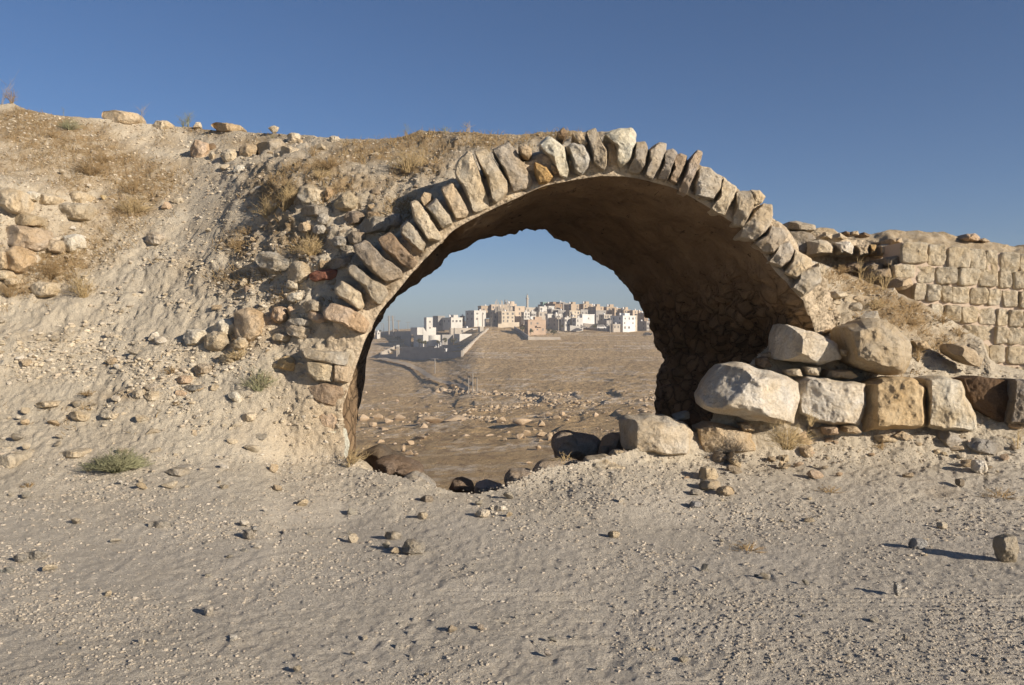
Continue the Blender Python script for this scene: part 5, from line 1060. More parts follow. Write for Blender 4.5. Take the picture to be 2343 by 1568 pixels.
SH = [
 (c2(750,790),170,230,'straw','tall fan of straw stems leaning right beside the big white-topped rock',150,.3,0.25),
 (c2(620,830),240,150,'straw','spiky straw bush left of the fan of straw stems',220,.9,0),
 (c2(930,1110),270,150,'straw','bushy straw tuft above the upright cream rock',300,.9,0),
 (c2(1010,560),200,90,'straw','branching dry tuft on the ledge above the big white-topped rock',120,.7,0),
 (c2(1650,480),300,170,'straw','wide pale tuft left of the tallest voussoirs',300,.6,0),
 (c2(1755,465),60,190,'straw','single upright dry stalk with forked head above the wide pale tuft',26,.2,0),
 (c2(1080,500),280,110,'strawd','brown bush on the mound edge above the shaded hollow',320,.8,0),
 (c2(950,390),130,90,'strawd','brown tuft on the slope left of the earth mound',120,.7,0),
 (c2(640,240),60,70,'sage','sparse dark twigs on the skyline over the banded block',30,.6,0),
 (c2(20,130),70,120,'sage','feathery twig plant on the skyline right of the long tan boulder',70,.3,0),
 (c2(1640,225),40,90,'sage','curled dry stalk on the skyline at the mound\'s left end',16,.4,0),
 (c2(1940,200),90,50,'sage','low twiggy sprigs on the mound\'s crest',40,.8,0),
 (c2(2110,215),120,90,'straw','spreading dry sprig on the mound\'s crest close to the arch',30,.8,0),
 (c1(600,640),300,150,'strawd','brown bush in the middle of the left bank, upper one',420,.85,0),
 (c1(680,560),170,90,'strawd','reddish brown tuft above the brown bush of the left bank',200,.8,0),
 (c1(880,880),330,150,'straw','broad straw bush beside the footpath on the left bank',420,.85,0),
 (c1(870,760),230,110,'strawd','brown tuft right above the broad straw bush',200,.85,0),
 (c1(460,350),190,90,'sage','dark olive cushion bush high on the left bank',300,.9,0),
 (c1(350,400),170,70,'strawd','low brown tuft left below the dark olive cushion bush',160,.9,0),
 (c1(75,150),110,100,'strawd','grassy tuft on the skyline at the far left',120,.7,0),
 (c1(10,165),90,200,'straw','tall plume-headed stalk on the skyline at the left edge',22,.3,.35),
 (c1(930,320),60,180,'straw','thin hooked stalk on the skyline right of the long tan boulder',10,.2,.1),
 (c1(420,245),60,80,'sage','thin stalks on the skyline left of the long tan boulder',12,.4,0),
 (c1(1210,290),90,90,'sage','twiggy plant on the skyline left of the flat tan slab',60,.5,0),
 (c1(330,1290),260,150,'strawd','tangled brown bush at the foot of the left outcrop',380,.8,0),
 (c1(60,1420),240,130,'strawd','straw tangle at the left edge under the outcrop',220,.8,0),
 (c1(560,1460),260,200,'straw','pale grass clump with long blades at the bank\'s foot',240,.85,-.15),
 (c1(1620,1010),230,70,'strawd','yellow-brown tuft right of the footpath',200,.9,0),
 (c1(1560,1115),200,70,'strawd','brown tuft right of the footpath, lower of two',160,.9,0),
 (c3(1640,720),300,160,'sage','grey-green dry bush on the bank left of the jamb',260,.7,0),
 (c3(1500,520),230,110,'straw','straw tuft below the rounded pinkish boulder',160,.8,0),
 (c3(1090,620),150,60,'strawd','dark brown tuft in the scree above the blocky pale rock',120,.9,0),
 (c3(1120,820),110,40,'strawd','small brown tuft in the scree below the dark slab',70,.9,0),
 (c3(560,740),200,50,'strawd','low brown mat of grass on the lower left bank',140,.9,0),
 (c3(180,1325),120,40,'strawd','little brown tuft at the left of the lane',90,.9,0),
 (c3(2210,1190),190,150,'straw','branching dry plant growing at the foot of the left jamb',110,.5,.3),
 (c8(1010,890),330,180,'straw','straw bush in front of the right-hand boulders',420,.9,0),
 (c8(1140,760),120,110,'straw','thin arching stems between the largest boulder and the chipped block',40,.6,0),
 (c8(2310,880),120,170,'straw','dry stalks at the right edge below the grey block',34,.5,0),
 (c8(1545,885),120,60,'strawd','small brown tuft beneath the wedge-shaped pale rock',90,.9,0),
 (crr(1100,455),220,50,'strawd','flattened brown tuft on the right of the lane',110,.95,0),
 (crr(2240,210),260,50,'strawd','flattened brown tuft near the lane\'s right edge',130,.95,0),
 (crr(1470,195),160,40,'strawd','flattened small tuft between the little heap and the right edge',80,.95,0),
 (c4(760,610),150,190,'straw','reddish-stemmed tall weed below the shaded rocks, left of three',34,.3,0),
 (c4(850,660),130,170,'straw','reddish-stemmed tall weed below the shaded rocks, middle of three',34,.3,0),
 (c4(960,670),180,190,'straw','reddish-stemmed tall weed below the shaded rocks, right of three',44,.4,.1),
 (c4(600,560),170,90,'strawd','brown bush between the arch and the far rubble wall',160,.8,0),
 (c4(880,870),200,100,'straw','straw tuft on the right slope above the rounded boulder',160,.8,0),
 (c4(1170,1000),260,90,'strawd','brown tuft on the right slope behind the rounded boulder',260,.9,0),
 (c4(1230,1290),120,150,'strawd','rusty brown tuft at the right side of the rounded boulder',120,.7,0),
 (c4(1420,960),280,80,'strawd','brown grass tuft along the top of the right slope',220,.9,0),
 (c4(1560,1080),200,70,'strawd','brown grass tuft lower down the right slope\'s edge',160,.9,0),
]
for i, ((x, y), w, h, mt, lab, n, up, ln) in enumerate(SH):
    s = 1.7*1.6533 if i < 36 else 2.0*1.6533
    if lab.startswith(('straw bush in front', 'thin arching', 'dry stalks at the right', 'small brown tuft beneath')): s = 1.4905*1.6533
    if lab.startswith('flattened'): s = 1.1881*1.6533
    dd = None
    if lab.startswith('straw bush in front'): dd = 10.3
    if lab.startswith('thin arching'): dd = 10.8
    shrub(x, y, w/s*1.05, h/s*1.05, M[mt], lab, n=int(n*1.3), upright=up, seed=i, d=dd, lean=ln, thick=0.0026 if mt != 'straw' else 0.0030)
# sage mat in the foreground left and its own skeleton of stems
shrub(*c3(740,1215), 480/1.6736/1.6533, 150/1.6736/1.6533, M['sage'], 'grey-green sage tuft spreading low on the bare ground at left', n=1500, upright=.75, name='sage_tuft', seed=77, thick=0.0035)
# twigs lying on the low arched boulder
shrub(*cv(1640,500), 300/1.9525/1.6533, 110/1.9525/1.6533, M['straw'], 'bundle of dry twigs lying behind the low arched boulder', n=60, upright=.8, name='dry_twigs', seed=78, d=11.0, lean=-.3, thick=0.004)

# ------------------------------------------------------------------ valley rocks
VR = [(590,220,60,55),(415,155,90,60),(660,175,160,70),(830,165,190,48),(1160,170,80,50),(1310,185,170,60),(1460,200,60,60),(1345,270,70,55),(1410,250,40,40),(1460,280,80,50),(1520,295,50,70),(1300,295,60,50),(1210,270,60,35),(1570,275,50,40),(1455,325,40,30),(1435,378,50,40),(1190,315,30,30),(270,340,60,55),(250,300,40,30),(300,290,40,25),(570,310,110,60),(490,345,60,50),(435,385,40,60),(485,415,70,50),(530,430,40,35),(1370,490,60,30),(810,295,40,30),(900,290,60,25),(990,290,40,22),(1090,290,100,35),(1150,300,40,30),(1515,130,60,45),(1610,130,50,45),(1575,155,60,40),(1660,155,40,35),(1860,135,40,45),(1945,180,22,20),(2105,130,40,30),(1620,265,50,30),(140,390,30,25),(150,160,80,70),(250,150,80,60),(210,210,70,50),(300,250,60,40),(330,180,70,50)]
for (x, y, w, h) in VR:
    px, py = cv(x, y); s = 1.9525*1.6533; d = far_depth_for(px, py+h/s*.4)
    free_rock(px, py, w/s, h/s*.78, random.choice([(0.46,0.36,0.25), (0.42,0.33,0.23), (0.50,0.40,0.29)]), 'tumbled boulder on the floor of the valley seen through the arch', 'boulder', 'valley_boulder', group='tumbled boulders on the valley floor', d=d, lib=RM)
def samp_far(N):
    x = RS.uniform(760, 1540, N); y = 885+RS.rand(N)*160
    w = np.clip(-.12+blobs([(1400,925,250,14,1),(1300,945,220,14,1),(1000,960,230,20,.9),(1050,925,300,14,.7),(1200,905,350,12,.6),(900,1000,120,40,.6),(1300,992,220,12,.5),(1010,990,200,10,.4)], x, y)+fbm(np.stack([x*.02,y*.04,x*0],-1),1.0,3,81)*.25, 0.0, 1)
    m = RS.rand(N) < w; return x[m], y[m]
def far_many(x, y):
    out = []
    for a, b in zip(x, y):
        d = far_depth_for(a, b); out.append(farpos(a, d))
    return np.array(out)
gravel('valley_rubble', 4500, samp_far, [(0.50,0.39,0.27),(0.42,0.31,0.21),(0.50,0.40,0.29)], 1.5, 9.0, 3.4, 'broken rock ledges and rubble across the foot of the far hillside', posf=far_many)

def samp_ledge(N):
    x = RS.uniform(840, 1520, N); k = RS.randint(0, 4, N)
    y0 = np.choose(k, [922+6*np.sin(x*.02), 938+7*np.sin(x*.013+1), 958+8*np.sin(x*.017), 903+5*np.sin(x*.011)])
    ok_ = np.choose(k, [(x > 1120), (x > 1060), (x > 860) & (x < 1300), (x > 1000)]) & (fbm(np.stack([x*.012, k*5.0, x*0], -1), 1.0, 3, 88) > -0.12)
    return x[ok_], (y0+RS.normal(size=N)*2.2)[ok_]
gravel('rock_ledges', 3400, samp_ledge, [(0.48,0.37,0.245),(0.42,0.32,0.21),(0.53,0.42,0.29)], 2.5, 12.0, 2.0, 'pale broken rock ledges banding the foot of the far hillside', posf=far_many)
# dirt track descending the hillside
tr = [cm(*p) for p in [(170,610),(260,630),(370,655),(450,690),(530,745),(610,785),(680,805),(760,820),(820,850)]]
Vt = []; Ft = []
for i in range(len(tr)*6-5):
    t = i/6; k = min(int(t), len(tr)-2); u = t-k; x = tr[k][0]*(1-u)+tr[k+1][0]*u; y = tr[k][1]*(1-u)+tr[k+1][1]*u
    for sx in (-7.0, 0, 6.0):
        d = far_depth_for(x+sx, y-abs(sx)*0.0-sx*0.25); p = farpos(x+sx, d); Vt.append((p[0], p[1], p[2]+0.9))
for i in range(len(tr)*6-6):
    for j in (0, 1): Ft.append((i*3+j, i*3+j+1, i*3+j+4, i*3+j+3))
me = bpy.data.meshes.new('dirt_track'); me.from_pydata(Vt, [], Ft); me.materials.append(M['dirtroad']); tag(link('dirt_track', me), kind='structure')

# ------------------------------------------------------------------ the town
def house(cf, x0, x1, yt, yb_, d, fl, wcol, label, rows=2, cols=2, name='house', side=1, parapet=True, roofbox=False, r=0.5, ext=3.0, cat='house', group='houses of the hill town', win=True):
    (X0, Yt), (X1, Yb) = cf(x0, yt), cf(x1, yb_); W = (X1-X0)/F*d; top = PX(0, Yt, d)[2]; bot = PX(0, Yb, d)[2]; Hh = top-bot
    w1 = W*(1-fl)/math.cos(r); w2 = max(W*fl/math.sin(r), 3.0) if fl > 0 else 8.0
    # corner (between left and front face) position
    cxp = X0+(X1-X0)*fl; gx_, gy_, _ = PX(cxp, 0, d)
    e = empty(name, (gx_, gy_, bot), label, cat, group, rz=r)     # rotated so the front looks towards the sun
    m = wallmat(wcol); mb = MB(); mb.box(0, w1, 0, w2, -ext, Hh-0.0)
    mb.build('wall', m, e)
    if parapet:
        mb = MB(); t = 0.35; z0, z1 = Hh+0.004, Hh+0.5
        mb.box(-.12, w1+.12, -.12, t, z0, z1).box(-.12, w1+.12, w2-t, w2+.12, z0, z1).box(-.12, t, t, w2-t, z0, z1).box(w1-t, w1+.12, t, w2-t, z0, z1)
        mb.build('parapet', m, e)
    if roofbox:
        mb = MB(); mb.box(w1*.45, w1*.85, w2*.3, w2*.75, Hh+0.01, Hh+2.0); mb.build('stair_hut', m, e)
        mb = MB(); mb.lathe([(.5, Hh+.8), (.6, Hh+.9), (.6, Hh+1.8), (.3, Hh+2.1)], 10, w1*.25, w2*.5); mb.build('water_tank', wallmat('snow'), e)
    elif parapet and win and random.random() < .6:
        mb = MB(); a_, b_ = w1*random.uniform(.2, .8), w2*random.uniform(.3, .7); mb.lathe([(.45, Hh+.05), (.55, Hh+.15), (.55, Hh+1.1), (.25, Hh+1.4)], 10, a_, b_); mb.build('water_tank', wallmat('snow'), e)
    if win and rows > 1 and w1 > 7 and random.random() < .6:
        j0 = random.uniform(.1, .55)*w1; z0 = Hh/rows*random.choice(range(1, rows)); mb = MB()
        mb.box(j0, j0+w1*.32, -1.2, -.05, z0-.15, z0).box(j0, j0+w1*.32, -1.2, -1.08, z0+.004, z0+.9); mb.build('balcony', m, e)
    if win:
        fh = Hh/rows
        for i in range(rows):
            for j in range(cols):
                cx_ = w1*(j+.5)/cols+random.uniform(-.3, .3); cz = fh*(i+.56); ww = random.choice((.4, .5, .6)); wh = random.choice((.45, .6, .65))
                if random.random() < .22: continue
                mb = MB(); mb.box(cx_-ww, cx_+ww, -.04, .10, cz-wh, cz+wh); o_ = mb.build('window', M['glass'], e)
        if fl > 0.12:
            nc_ = 1 if w2 < 7 else 2
            for i in range(rows):
                for j in range(nc_):
                    cy_ = w2*(j+.5)/nc_; cz = fh*(i+.56); mb = MB(); mb.box(-.04, .10, cy_-.5, cy_+.5, cz-.6, cz+.6); mb.build('window', M['glass'], e)
    return e, w1, w2, Hh
TOWN = [  # cf, x0,x1,ytop,ybase,depth,fl,colour,label,rows,cols,roofbox
 (ct,0,250,272,400,610,.12,'peach','long peach building behind the unfinished block, left end of the town',2,4,0),
 (ct,235,372,262,380,625,.1,'peach','peach block with roof huts left of the minaret',2,3,1),
 (ct,80,250,300,420,596,.35,'tan','unfinished building with bare roof columns',2,3,0),
 (ct,0,150,350,520,585,.35,'block','grey unfinished building in shade at the town\'s left',3,2,0),
 (ct,120,345,365,515,575,.22,'cream','cream three-storey house with a pale extension and forecourt wall',3,3,0),
 (ct,330,485,295,480,590,.12,'peach','tall blank peach-coloured house left of the minaret',3,1,0),
 (ct,480,635,312,440,600,.1,'pale','pale house under the minaret with a dark window band',2,2,0),
 (ct,458,560,375,452,580,.15,'white','low white house below the pale house under the minaret',2,2,0),
 (ct,560,640,370,440,582,.2,'white','small white house right of the low white one below the minaret',1,2,0),
 (ct,635,800,300,400,600,.32,'white','bright white house with a shaded left side, centre of the town',2,2,0),
 (ct,800,890,292,400,602,.1,'white','white house joined to the right of the bright white house',2,2,0),
 (ct,628,790,372,430,585,.3,'pale','low pale house under the bright white house',1,2,0),
 (ct,680,1000,262,330,640,.68,'brown','brown building with long shaded side on the town\'s skyline',2,2,1),
 (ct,702,805,236,262,655,.3,'green','greenish rooftop structure on the brown skyline building',1,1,0),
 (ct,915,1030,236,290,665,.4,'concrete','grey rooftop block on the skyline right of the greenish one',1,2,0),
 (ct,985,1130,250,330,650,.15,'concrete','grey-beige long building behind the skyline\'s centre',2,2,0),
 (ct,1030,1228,268,345,625,.44,'tan','tan apartment house with a shaded left side, first of the upper row',2,2,1),
 (ct,1235,1400,262,345,628,.3,'tan','tan apartment house with arched porch, second of the upper row',2,2,1),
 (ct,1300,1480,275,330,650,.2,'peach','peach roofs behind the second and third tan apartment houses',1,2,0),
 (ct,1363,1565,300,370,615,.45,'tan','tan apartment house with shaded left half, third of the upper row',2,2,1),
 (ct,1568,1735,303,400,618,.2,'tan','tan apartment house, fourth of the upper row',2,2,1),
 (ct,1690,1815,322,410,612,.15,'tan','tan apartment house with balconies, fifth of the upper row',2,2,0),
 (ct,1780,1935,342,420,608,.35,'tan','tan apartment house, sixth of the upper row',2,2,1),
 (ct,1938,2030,350,420,606,.2,'peach','narrow peach apartment house, seventh of the upper row',2,1,0),
 (ct,2025,2095,362,480,612,.2,'peach','peach house partly behind the tall white block',3,1,0),
 (ct,2045,2170,388,500,600,.55,'brown','brown house in shade at the town\'s right end',2,1,0),
 (ct,2022,2185,500,615,575,.75,'block','dark grey unfinished house at the right end beside the vault',2,2,0),
 (ct,790,960,335,410,592,.35,'block','grey block house in the middle tier, left',2,2,0),
 (ct,895,1045,350,420,588,.3,'concrete','grey concrete house behind the small white houses',1,3,0),
 (ct,1070,1245,355,440,586,.15,'cream','cream house with a long terrace in the middle tier',2,3,0),
 (ct,1215,1350,340,420,592,.25,'block','plain grey block house right of the cream terrace house',1,2,0),
 (ct,1350,1600,352,450,590,.42,'concrete','wide grey concrete building with dark left side',2,3,0),
 (ct,785,865,400,460,575,.15,'white','small white cube house above the parked cars, left',1,2,0),
 (ct,880,985,400,470,574,.25,'white','small white house with a flat roof beside the tall pole',1,2,0),
 (ct,785,1010,450,565,566,.62,'pale','long pale house with shaded side and porch behind the tall pole',2,3,0),
 (ct,985,1110,450,580,560,.35,'white','white house with arched door and outside stair',2,2,0),
 (ct,1100,1190,440,560,563,.3,'cream','narrow cream house with green-shaded side',2,1,0),
 (ct,1130,1280,455,583,556,.35,'white','white two-storey house with a slanting outside stair',2,2,0),
 (ct,1245,1445,405,508,572,.12,'snow','brightest low white building with a blank wall',1,1,0),
 (ct,1505,1680,408,490,575,.35,'pale','pale house behind the small shop, right of centre',2,3,0),
 (ct,1495,1670,490,590,562,.6,'block','low grey house in shade beside the white van',1,3,0),
 (ct,1675,1790,540,600,556,.15,'pale','single-storey pale house in front of the tall white block',1,2,0),
 (ct,1685,2010,425,610,560,.42,'snow','tall white three-storey block with a bluish shaded side',3,3,1),
 (ct,1950,2022,420,585,566,.1,'cream','cream tower house attached to the tall white block',3,1,0),
 (ct,478,778,480,650,520,.17,'pink','detached two-storey pinkish brick house on the open hillside',2,3,1),
 (cc,1102,1290,385,525,570,.5,'concrete','lone concrete block of flats left of the town',3,2,0),
 (cc,1242,1550,410,500,560,.48,'white','low white house with a shaded left wing beside the lone concrete block',1,3,1),
 (cc,1515,1590,385,445,590,.5,'dark','small dark hut between the low white house and the town',1,1,0),
 (cc,1590,1900,305,460,580,.45,'white','white house with a long shaded side at the town\'s left edge',2,2,0),
 (cc,1780,1960,235,330,610,.3,'tan','tan house on the skyline at the town\'s left edge',1,2,0),
 (cc,230,270,585,640,640,.2,'pale','tiny pale hut far left beside the vault wall',1,1,0),
 (cc,285,340,620,640,600,.2,'white','tiny white shed far left beside the pale hut',1,1,0),
]
random.seed(21)
for (cf, x0, x1, yt, yb_, d, fl, wc, lab, rw, cl_, rb) in TOWN:
    house(cf, x0, x1, yt, yb_, d, fl, wc, lab, rw, cl_, roofbox=bool(rb), r=random.uniform(.36, .6))
# bare columns on the unfinished roof
for k in range(12):
    x = 85+k*20+random.uniform(-4, 4); p = PX(*ct(x, 345), 583); mb = MB(); hh = random.uniform(3.0, 6.5); mb.box(-.22, .22, -.22, .22, -2, hh)
    o_ = mb.build('roof_column', wallmat('pale')); o_.location = p; tag(o_, 'bare concrete column standing on the unfinished roof', 'column', 'bare columns on the unfinished roof')
# garden wall of the pinkish house
def lwall(cf, x0, y0t, y0b, d0, x1, y1t, y1b, d1, matk, label, th=.5, cat='wall', name='garden_wall', steps=0):
    (a0, t0), (_, b0) = cf(x0, y0t), cf(x0, y0b); (a1, t1), (_, b1) = cf(x1, y1t), cf(x1, y1b)
    P0 = Vector(PX(a0, t0, d0)); Q0 = Vector(PX(a0, b0, d0)); P1 = Vector(PX(a1, t1, d1)); Q1 = Vector(PX(a1, b1, d1))
    n = max(1, steps); v = []; f = []; dirv = Vector((P1.x-P0.x, P1.y-P0.y, 0)).normalized(); nn = Vector((-dirv.y, dirv.x, 0))*th
    for i in range(n):
        u0, u1 = i/n, (i+1)/n; ta = P0.lerp(P1, u0); tb = P0.lerp(P1, u1); zt = max(ta.z, tb.z) if steps else None
        ba = Q0.lerp(Q1, u0); bb = Q0.lerp(Q1, u1); k = len(v)
        za, zb = (zt, zt) if steps else (ta.z, tb.z)
        for (p, z) in ((ta, ba.z-1.5), (tb, bb.z-1.5), (tb, zb), (ta, za)):
            v.append((p.x, p.y, z)); v.append((p.x+nn.x, p.y+nn.y, z))
        f += [(k, k+2, k+4, k+6), (k+1, k+7, k+5, k+3), (k+6, k+4, k+5, k+7), (k, k+6, k+7, k+1), (k+2, k+3, k+5, k+4)]
    org = Q0.copy(); me_ = bpy.data.meshes.new(name); me_.from_pydata([(a-org.x, b-org.y, c-org.z) for a, b, c in v], [], f)
    bm = bmesh.new(); bm.from_mesh(me_); bmesh.ops.recalc_face_normals(bm, faces=bm.faces[:]); bm.to_mesh(me_); bm.free()
    me_.materials.append(wallmat(matk)); o_ = link(name, me_); o_.location = org; return tag(o_, label, cat)
lwall(ct, 530, 700, 730, 495, 972, 705, 735, 495, 'pale', 'low pale retaining wall in front of the pinkish brick house')
lwall(ct, 340, 560, 590, 560, 530, 690, 730, 496, 'concrete', 'shaded garden wall running down the left side of the pinkish house\'s plot')
lwall(ct, 120, 525, 545, 568, 410, 500, 525, 572, 'cream', 'low cream forecourt wall below the cream three-storey house')
lwall(ct, 1100, 545, 583, 552, 1280, 562, 585, 552, 'white', 'low white wall under the two white stair houses')
lwall(ct, 1285, 515, 530, 572, 1500, 535, 560, 570, 'pale', 'pale roadside bank wall between the white building and the grey houses')
# compound on the left
lwall(cc, 325, 945, 1010, 520, 880, 920, 985, 484, 'concrete', 'long grey retaining wall at the bottom of the walled garden, left stretch')
lwall(cc, 882, 915, 985, 484, 1562, 905, 935, 440, 'concrete', 'long grey retaining wall at the bottom of the walled garden, right stretch')
lwall(cc, 1562, 905, 925, 439, 1945, 552, 590, 535, 'pale', 'stepped pale boundary wall climbing the hill on the garden\'s right', steps=17, th=.8, name='stepped_wall')
lwall(cc, 370, 915, 950, 519, 640, 795, 830, 560, 'pale', 'stepped pale boundary wall on the garden\'s left', steps=6, th=.8, name='stepped_wall')
lwall(cc, 520, 880, 915, 532, 1110, 880, 915, 492, 'concrete', 'lowest terrace wall inside the walled garden')
lwall(cc, 600, 828, 860, 548, 1140, 832, 862, 512, 'concrete', 'middle terrace wall inside the walled garden')
lwall(cc, 1260, 800, 835, 510, 1660, 803, 838, 478, 'concrete', 'right-hand terrace wall below the outbuildings')
lwall(cc, 1320, 850, 885, 492, 1600, 852, 888, 468, 'concrete', 'right-hand lower terrace wall inside the garden')
lwall(cc, 1110, 845, 910, 488, 1290, 848, 900, 478, 'concrete', 'grey screen wall in the middle of the walled garden')
lwall(cc, 345, 605, 670, 640, 790, 597, 680, 560, 'concrete', 'long grey wall left of the tower building', name='boundary_wall')
lwall(cc, 695, 700, 790, 560, 785, 700, 800, 550, 'concrete', 'small shaded wall at the tower building\'s left foot')
bG = None
e, w1, w2, hh_ = house(cc, 785, 1250, 655, 820, 530, .41, 'white', 'white tower building with sloping stair parapet in the walled garden', 1, 1, name='tower_building', cat='building', group=None, win=False, parapet=False, r=.45)
mb = MB(); mb.prism([(0, hh_+.004), (3.0, hh_+.004), (0.2, hh_+3.9), (0, hh_+3.9)], -.004, .45); mb.build('stair_parapet', wallmat('white'), e)
mb = MB(); mb.box(-.3, w1*.96, w2*.55, w2+4, hh_+.004, hh_+3.9); mb.build('upper_wall', wallmat('white'), e)
mb = MB(); mb.box(w1*.38, w1*.70, w2*.40, w2*.40+4.0, hh_+.008, hh_+9.2); tw = mb.build('tower', wallmat('white'), e)
for z in (hh_+3.7, hh_+6.9):
    mb = MB(); mb.box(w1*.52, w1*.60, w2*.40-.05, w2*.40+.1, z-.45, z+.45); mb.build('window', M['glass'], e)
mb = MB(); mb.lathe([(w1*.30, 0), (w1*.30, hh_*.96)], 24, w1*.55, w1*.12); mb.build('curved_bay', wallmat('white'), e)
house(cc, 1370, 1700, 565, 645, 545, .04, 'pale', 'low pale outbuilding with dark canopy right of the tower building', 1, 3, cat='building', group=None, r=.35)
house(cc, 1700, 1815, 575, 660, 540, .1, 'white', 'small white outbuilding at the upper end of the garden', 1, 2, cat='building', group=None, r=.35)
house(cc, 1420, 1690, 640, 705, 515, .35, 'white', 'white garden room in front of the low outbuilding', 1, 1, cat='building', group=None, win=False, parapet=False, r=.5)
house(cc, 1250, 1415, 650, 770, 520, .05, 'concrete', 'grey low building between the tower building and the garden room', 1, 1, cat='building', group=None, win=False, parapet=False, r=.4)
house(cc, 1810, 1870, 545, 625, 520, .1, 'pale', 'pale gatehouse at the top of the stepped wall', 1, 1, cat='building', group=None, win=False, r=.35)
# sign posts with box, pot, garden sculptures
p = PX(*cc(605, 945), 500); e = empty('water_trough_stand', p, 'white box on two tall posts at the lower left of the walled garden', 'stand')
s_ = 490/F/3.905/1.6533
for dx in (-14, 14): mb = MB(); mb.box(dx*s_-.25, dx*s_+.25, -.25, .25, -1, 120*s_); mb.build('post', wallmat('pale'), e)
mb = MB(); mb.box(-20*s_, 20*s_, -.5, .5, 120*s_+.01, 147*s_); mb.build('box', wallmat('white'), e)
p = PX(*cc(1315, 900), 478); e = empty('garden_pot', p, 'white tapered garden pot on the terrace', 'pot'); mb = MB(); mb.lathe([(10*s_, 0), (17*s_, 42*s_), (18*s_, 45*s_), (15*s_, 45*s_)], 12); mb.build('bowl', wallmat('snow'), e)
for k, (x, y, h_, l_) in enumerate(((1162, 840, 30, 'left'), (1200, 840, 55, 'middle'), (1232, 820, 60, 'right'))):
    p = PX(*cc(x, y), 488); mb = MB(); hs = h_*s_; mb.prism([(-10*s_, 0), (12*s_, 0), (14*s_, hs*.5), (8*s_, hs), (-2*s_, hs*.95), (2*s_, hs*.5)], -.3, .3); o_ = mb.build('garden_sculpture', wallmat('snow')); o_.location = p
    tag(o_, 'white curved garden sculpture, %s of three on the terrace' % l_, 'sculpture')
# trees in the gardens
def tree(cf, x, yb_, w, h, d, label, n=420, seed=1, name='tree'):
    rs = np.random.RandomState(seed); X, Y_ = cf(x, yb_); s = 1.6533*(3.905 if cf is cc else 3.6046); W = w/s/F*d/2; Hh = h/s/F*d
    e = empty(name, PX(X, Y_, d), label, 'tree')
    mb = MB(); mb.tube((0, 0, -.5), (0, 0, Hh*.5), .16, .09, 6)
    for k in range(4): a = k*1.6; mb.tube((0, 0, Hh*.3), (math.cos(a)*W*.5, math.sin(a)*W*.5, Hh*.65), .08, .03, 5)
    mb.build('trunk', M['bark'], e)
    cen = [(rs.normal()*W*.4, rs.normal()*W*.35, Hh*(.45+.4*rs.rand()), W*rs.uniform(.25, .45)) for _ in range(8)]
    V = []; Fi = []
    for k in range(n):
        c = cen[rs.randint(len(cen))]; v = rs.normal(size=3); v /= np.linalg.norm(v); q0 = np.array(c[:3])+v*c[3]*rs.uniform(.5, 1.05)*np.array([1, 1, .8])
        a, b = rs.normal(size=3), rs.normal(size=3); sz = .28; k0 = len(V); V += [q0-a*sz*.5, q0+a*sz*.5+b*sz*.2, q0+b*sz]; Fi.append((k0, k0+1, k0+2))
    link('crown', mesh_np('crown', V, Fi, M['leaf'], smooth=False), e)
tree(cc, 920, 815, 95, 110, 512, 'taller olive-green tree against the tower building', 500, 1)
tree(cc, 1010, 815, 85, 80, 510, 'rounder tree right of the taller olive-green tree', 420, 2)
tree(cc, 1200, 800, 70, 75, 500, 'thin grey-green tree behind the garden sculptures', 160, 3)
tree(cc, 1300, 790, 110, 90, 497, 'sparse tree left of the garden room', 200, 4)
tree(cc, 1420, 780, 90, 80, 495, 'sparse tree in front of the garden room', 150, 5)
tree(cc, 510, 905, 60, 40, 530, 'green shrub on the stepped wall at the garden\'s left', 200, 6, 'garden_shrub')
tree(cc, 310, 625, 90, 40, 610, 'low green bush far left near the tiny hut', 200, 7, 'garden_shrub')
tree(ct, 455, 640, 70, 100, 522, 'dark tree at the left side of the pinkish house', 420, 8)
tree(ct, 565, 660, 70, 60, 515, 'round bush in front of the pinkish house\'s left corner', 300, 9, 'garden_shrub')
tree(ct, 800, 640, 50, 50, 512, 'small bush at the right corner of the pinkish house', 200, 10, 'garden_shrub')
tree(ct, 870, 665, 110, 50, 500, 'straggling bush in the plot right of the pinkish house', 300, 11, 'garden_shrub')
tree(ct, 1435, 585, 80, 40, 545, 'brownish bush left of the white van', 200, 12, 'garden_shrub')
tree(ct, 990, 575, 40, 30, 548, 'small bush at the foot of the house with the outside stair', 120, 13, 'garden_shrub')
tree(cc, 600, 720, 110, 40, 560, 'dark scrub below the long grey wall', 200, 14, 'garden_shrub')
# minaret
s3 = 1/3.6046/1.6533/F*615
p = PX(*ct(519, 320), 615); e = empty('minaret', p, 'slender pale minaret with a balcony rising above the town', 'minaret')
mb = MB(); mb.lathe([(17*s3, -40*s3), (17*s3, 40*s3), (15*s3, 42*s3), (15*s3, 130*s3)], 12); mb.build('shaft', wallmat('pale'), e)
mb = MB(); mb.lathe([(15*s3, 130.1*s3), (21*s3, 138*s3), (21*s3, 150*s3), (12*s3, 151*s3)], 12); mb.build('balcony', wallmat('pale'), e)
mb = MB(); mb.lathe([(11*s3, 151.2*s3), (11*s3, 172*s3), (13*s3, 174*s3), (10*s3, 182*s3), (3*s3, 190*s3)], 12); mb.build('cap', wallmat('pale'), e)
mb = MB(); mb.tube((0, 0, 190*s3), (0, 0, 207*s3), .25, .12, 6); mb.build('finial', M['metal'], e)
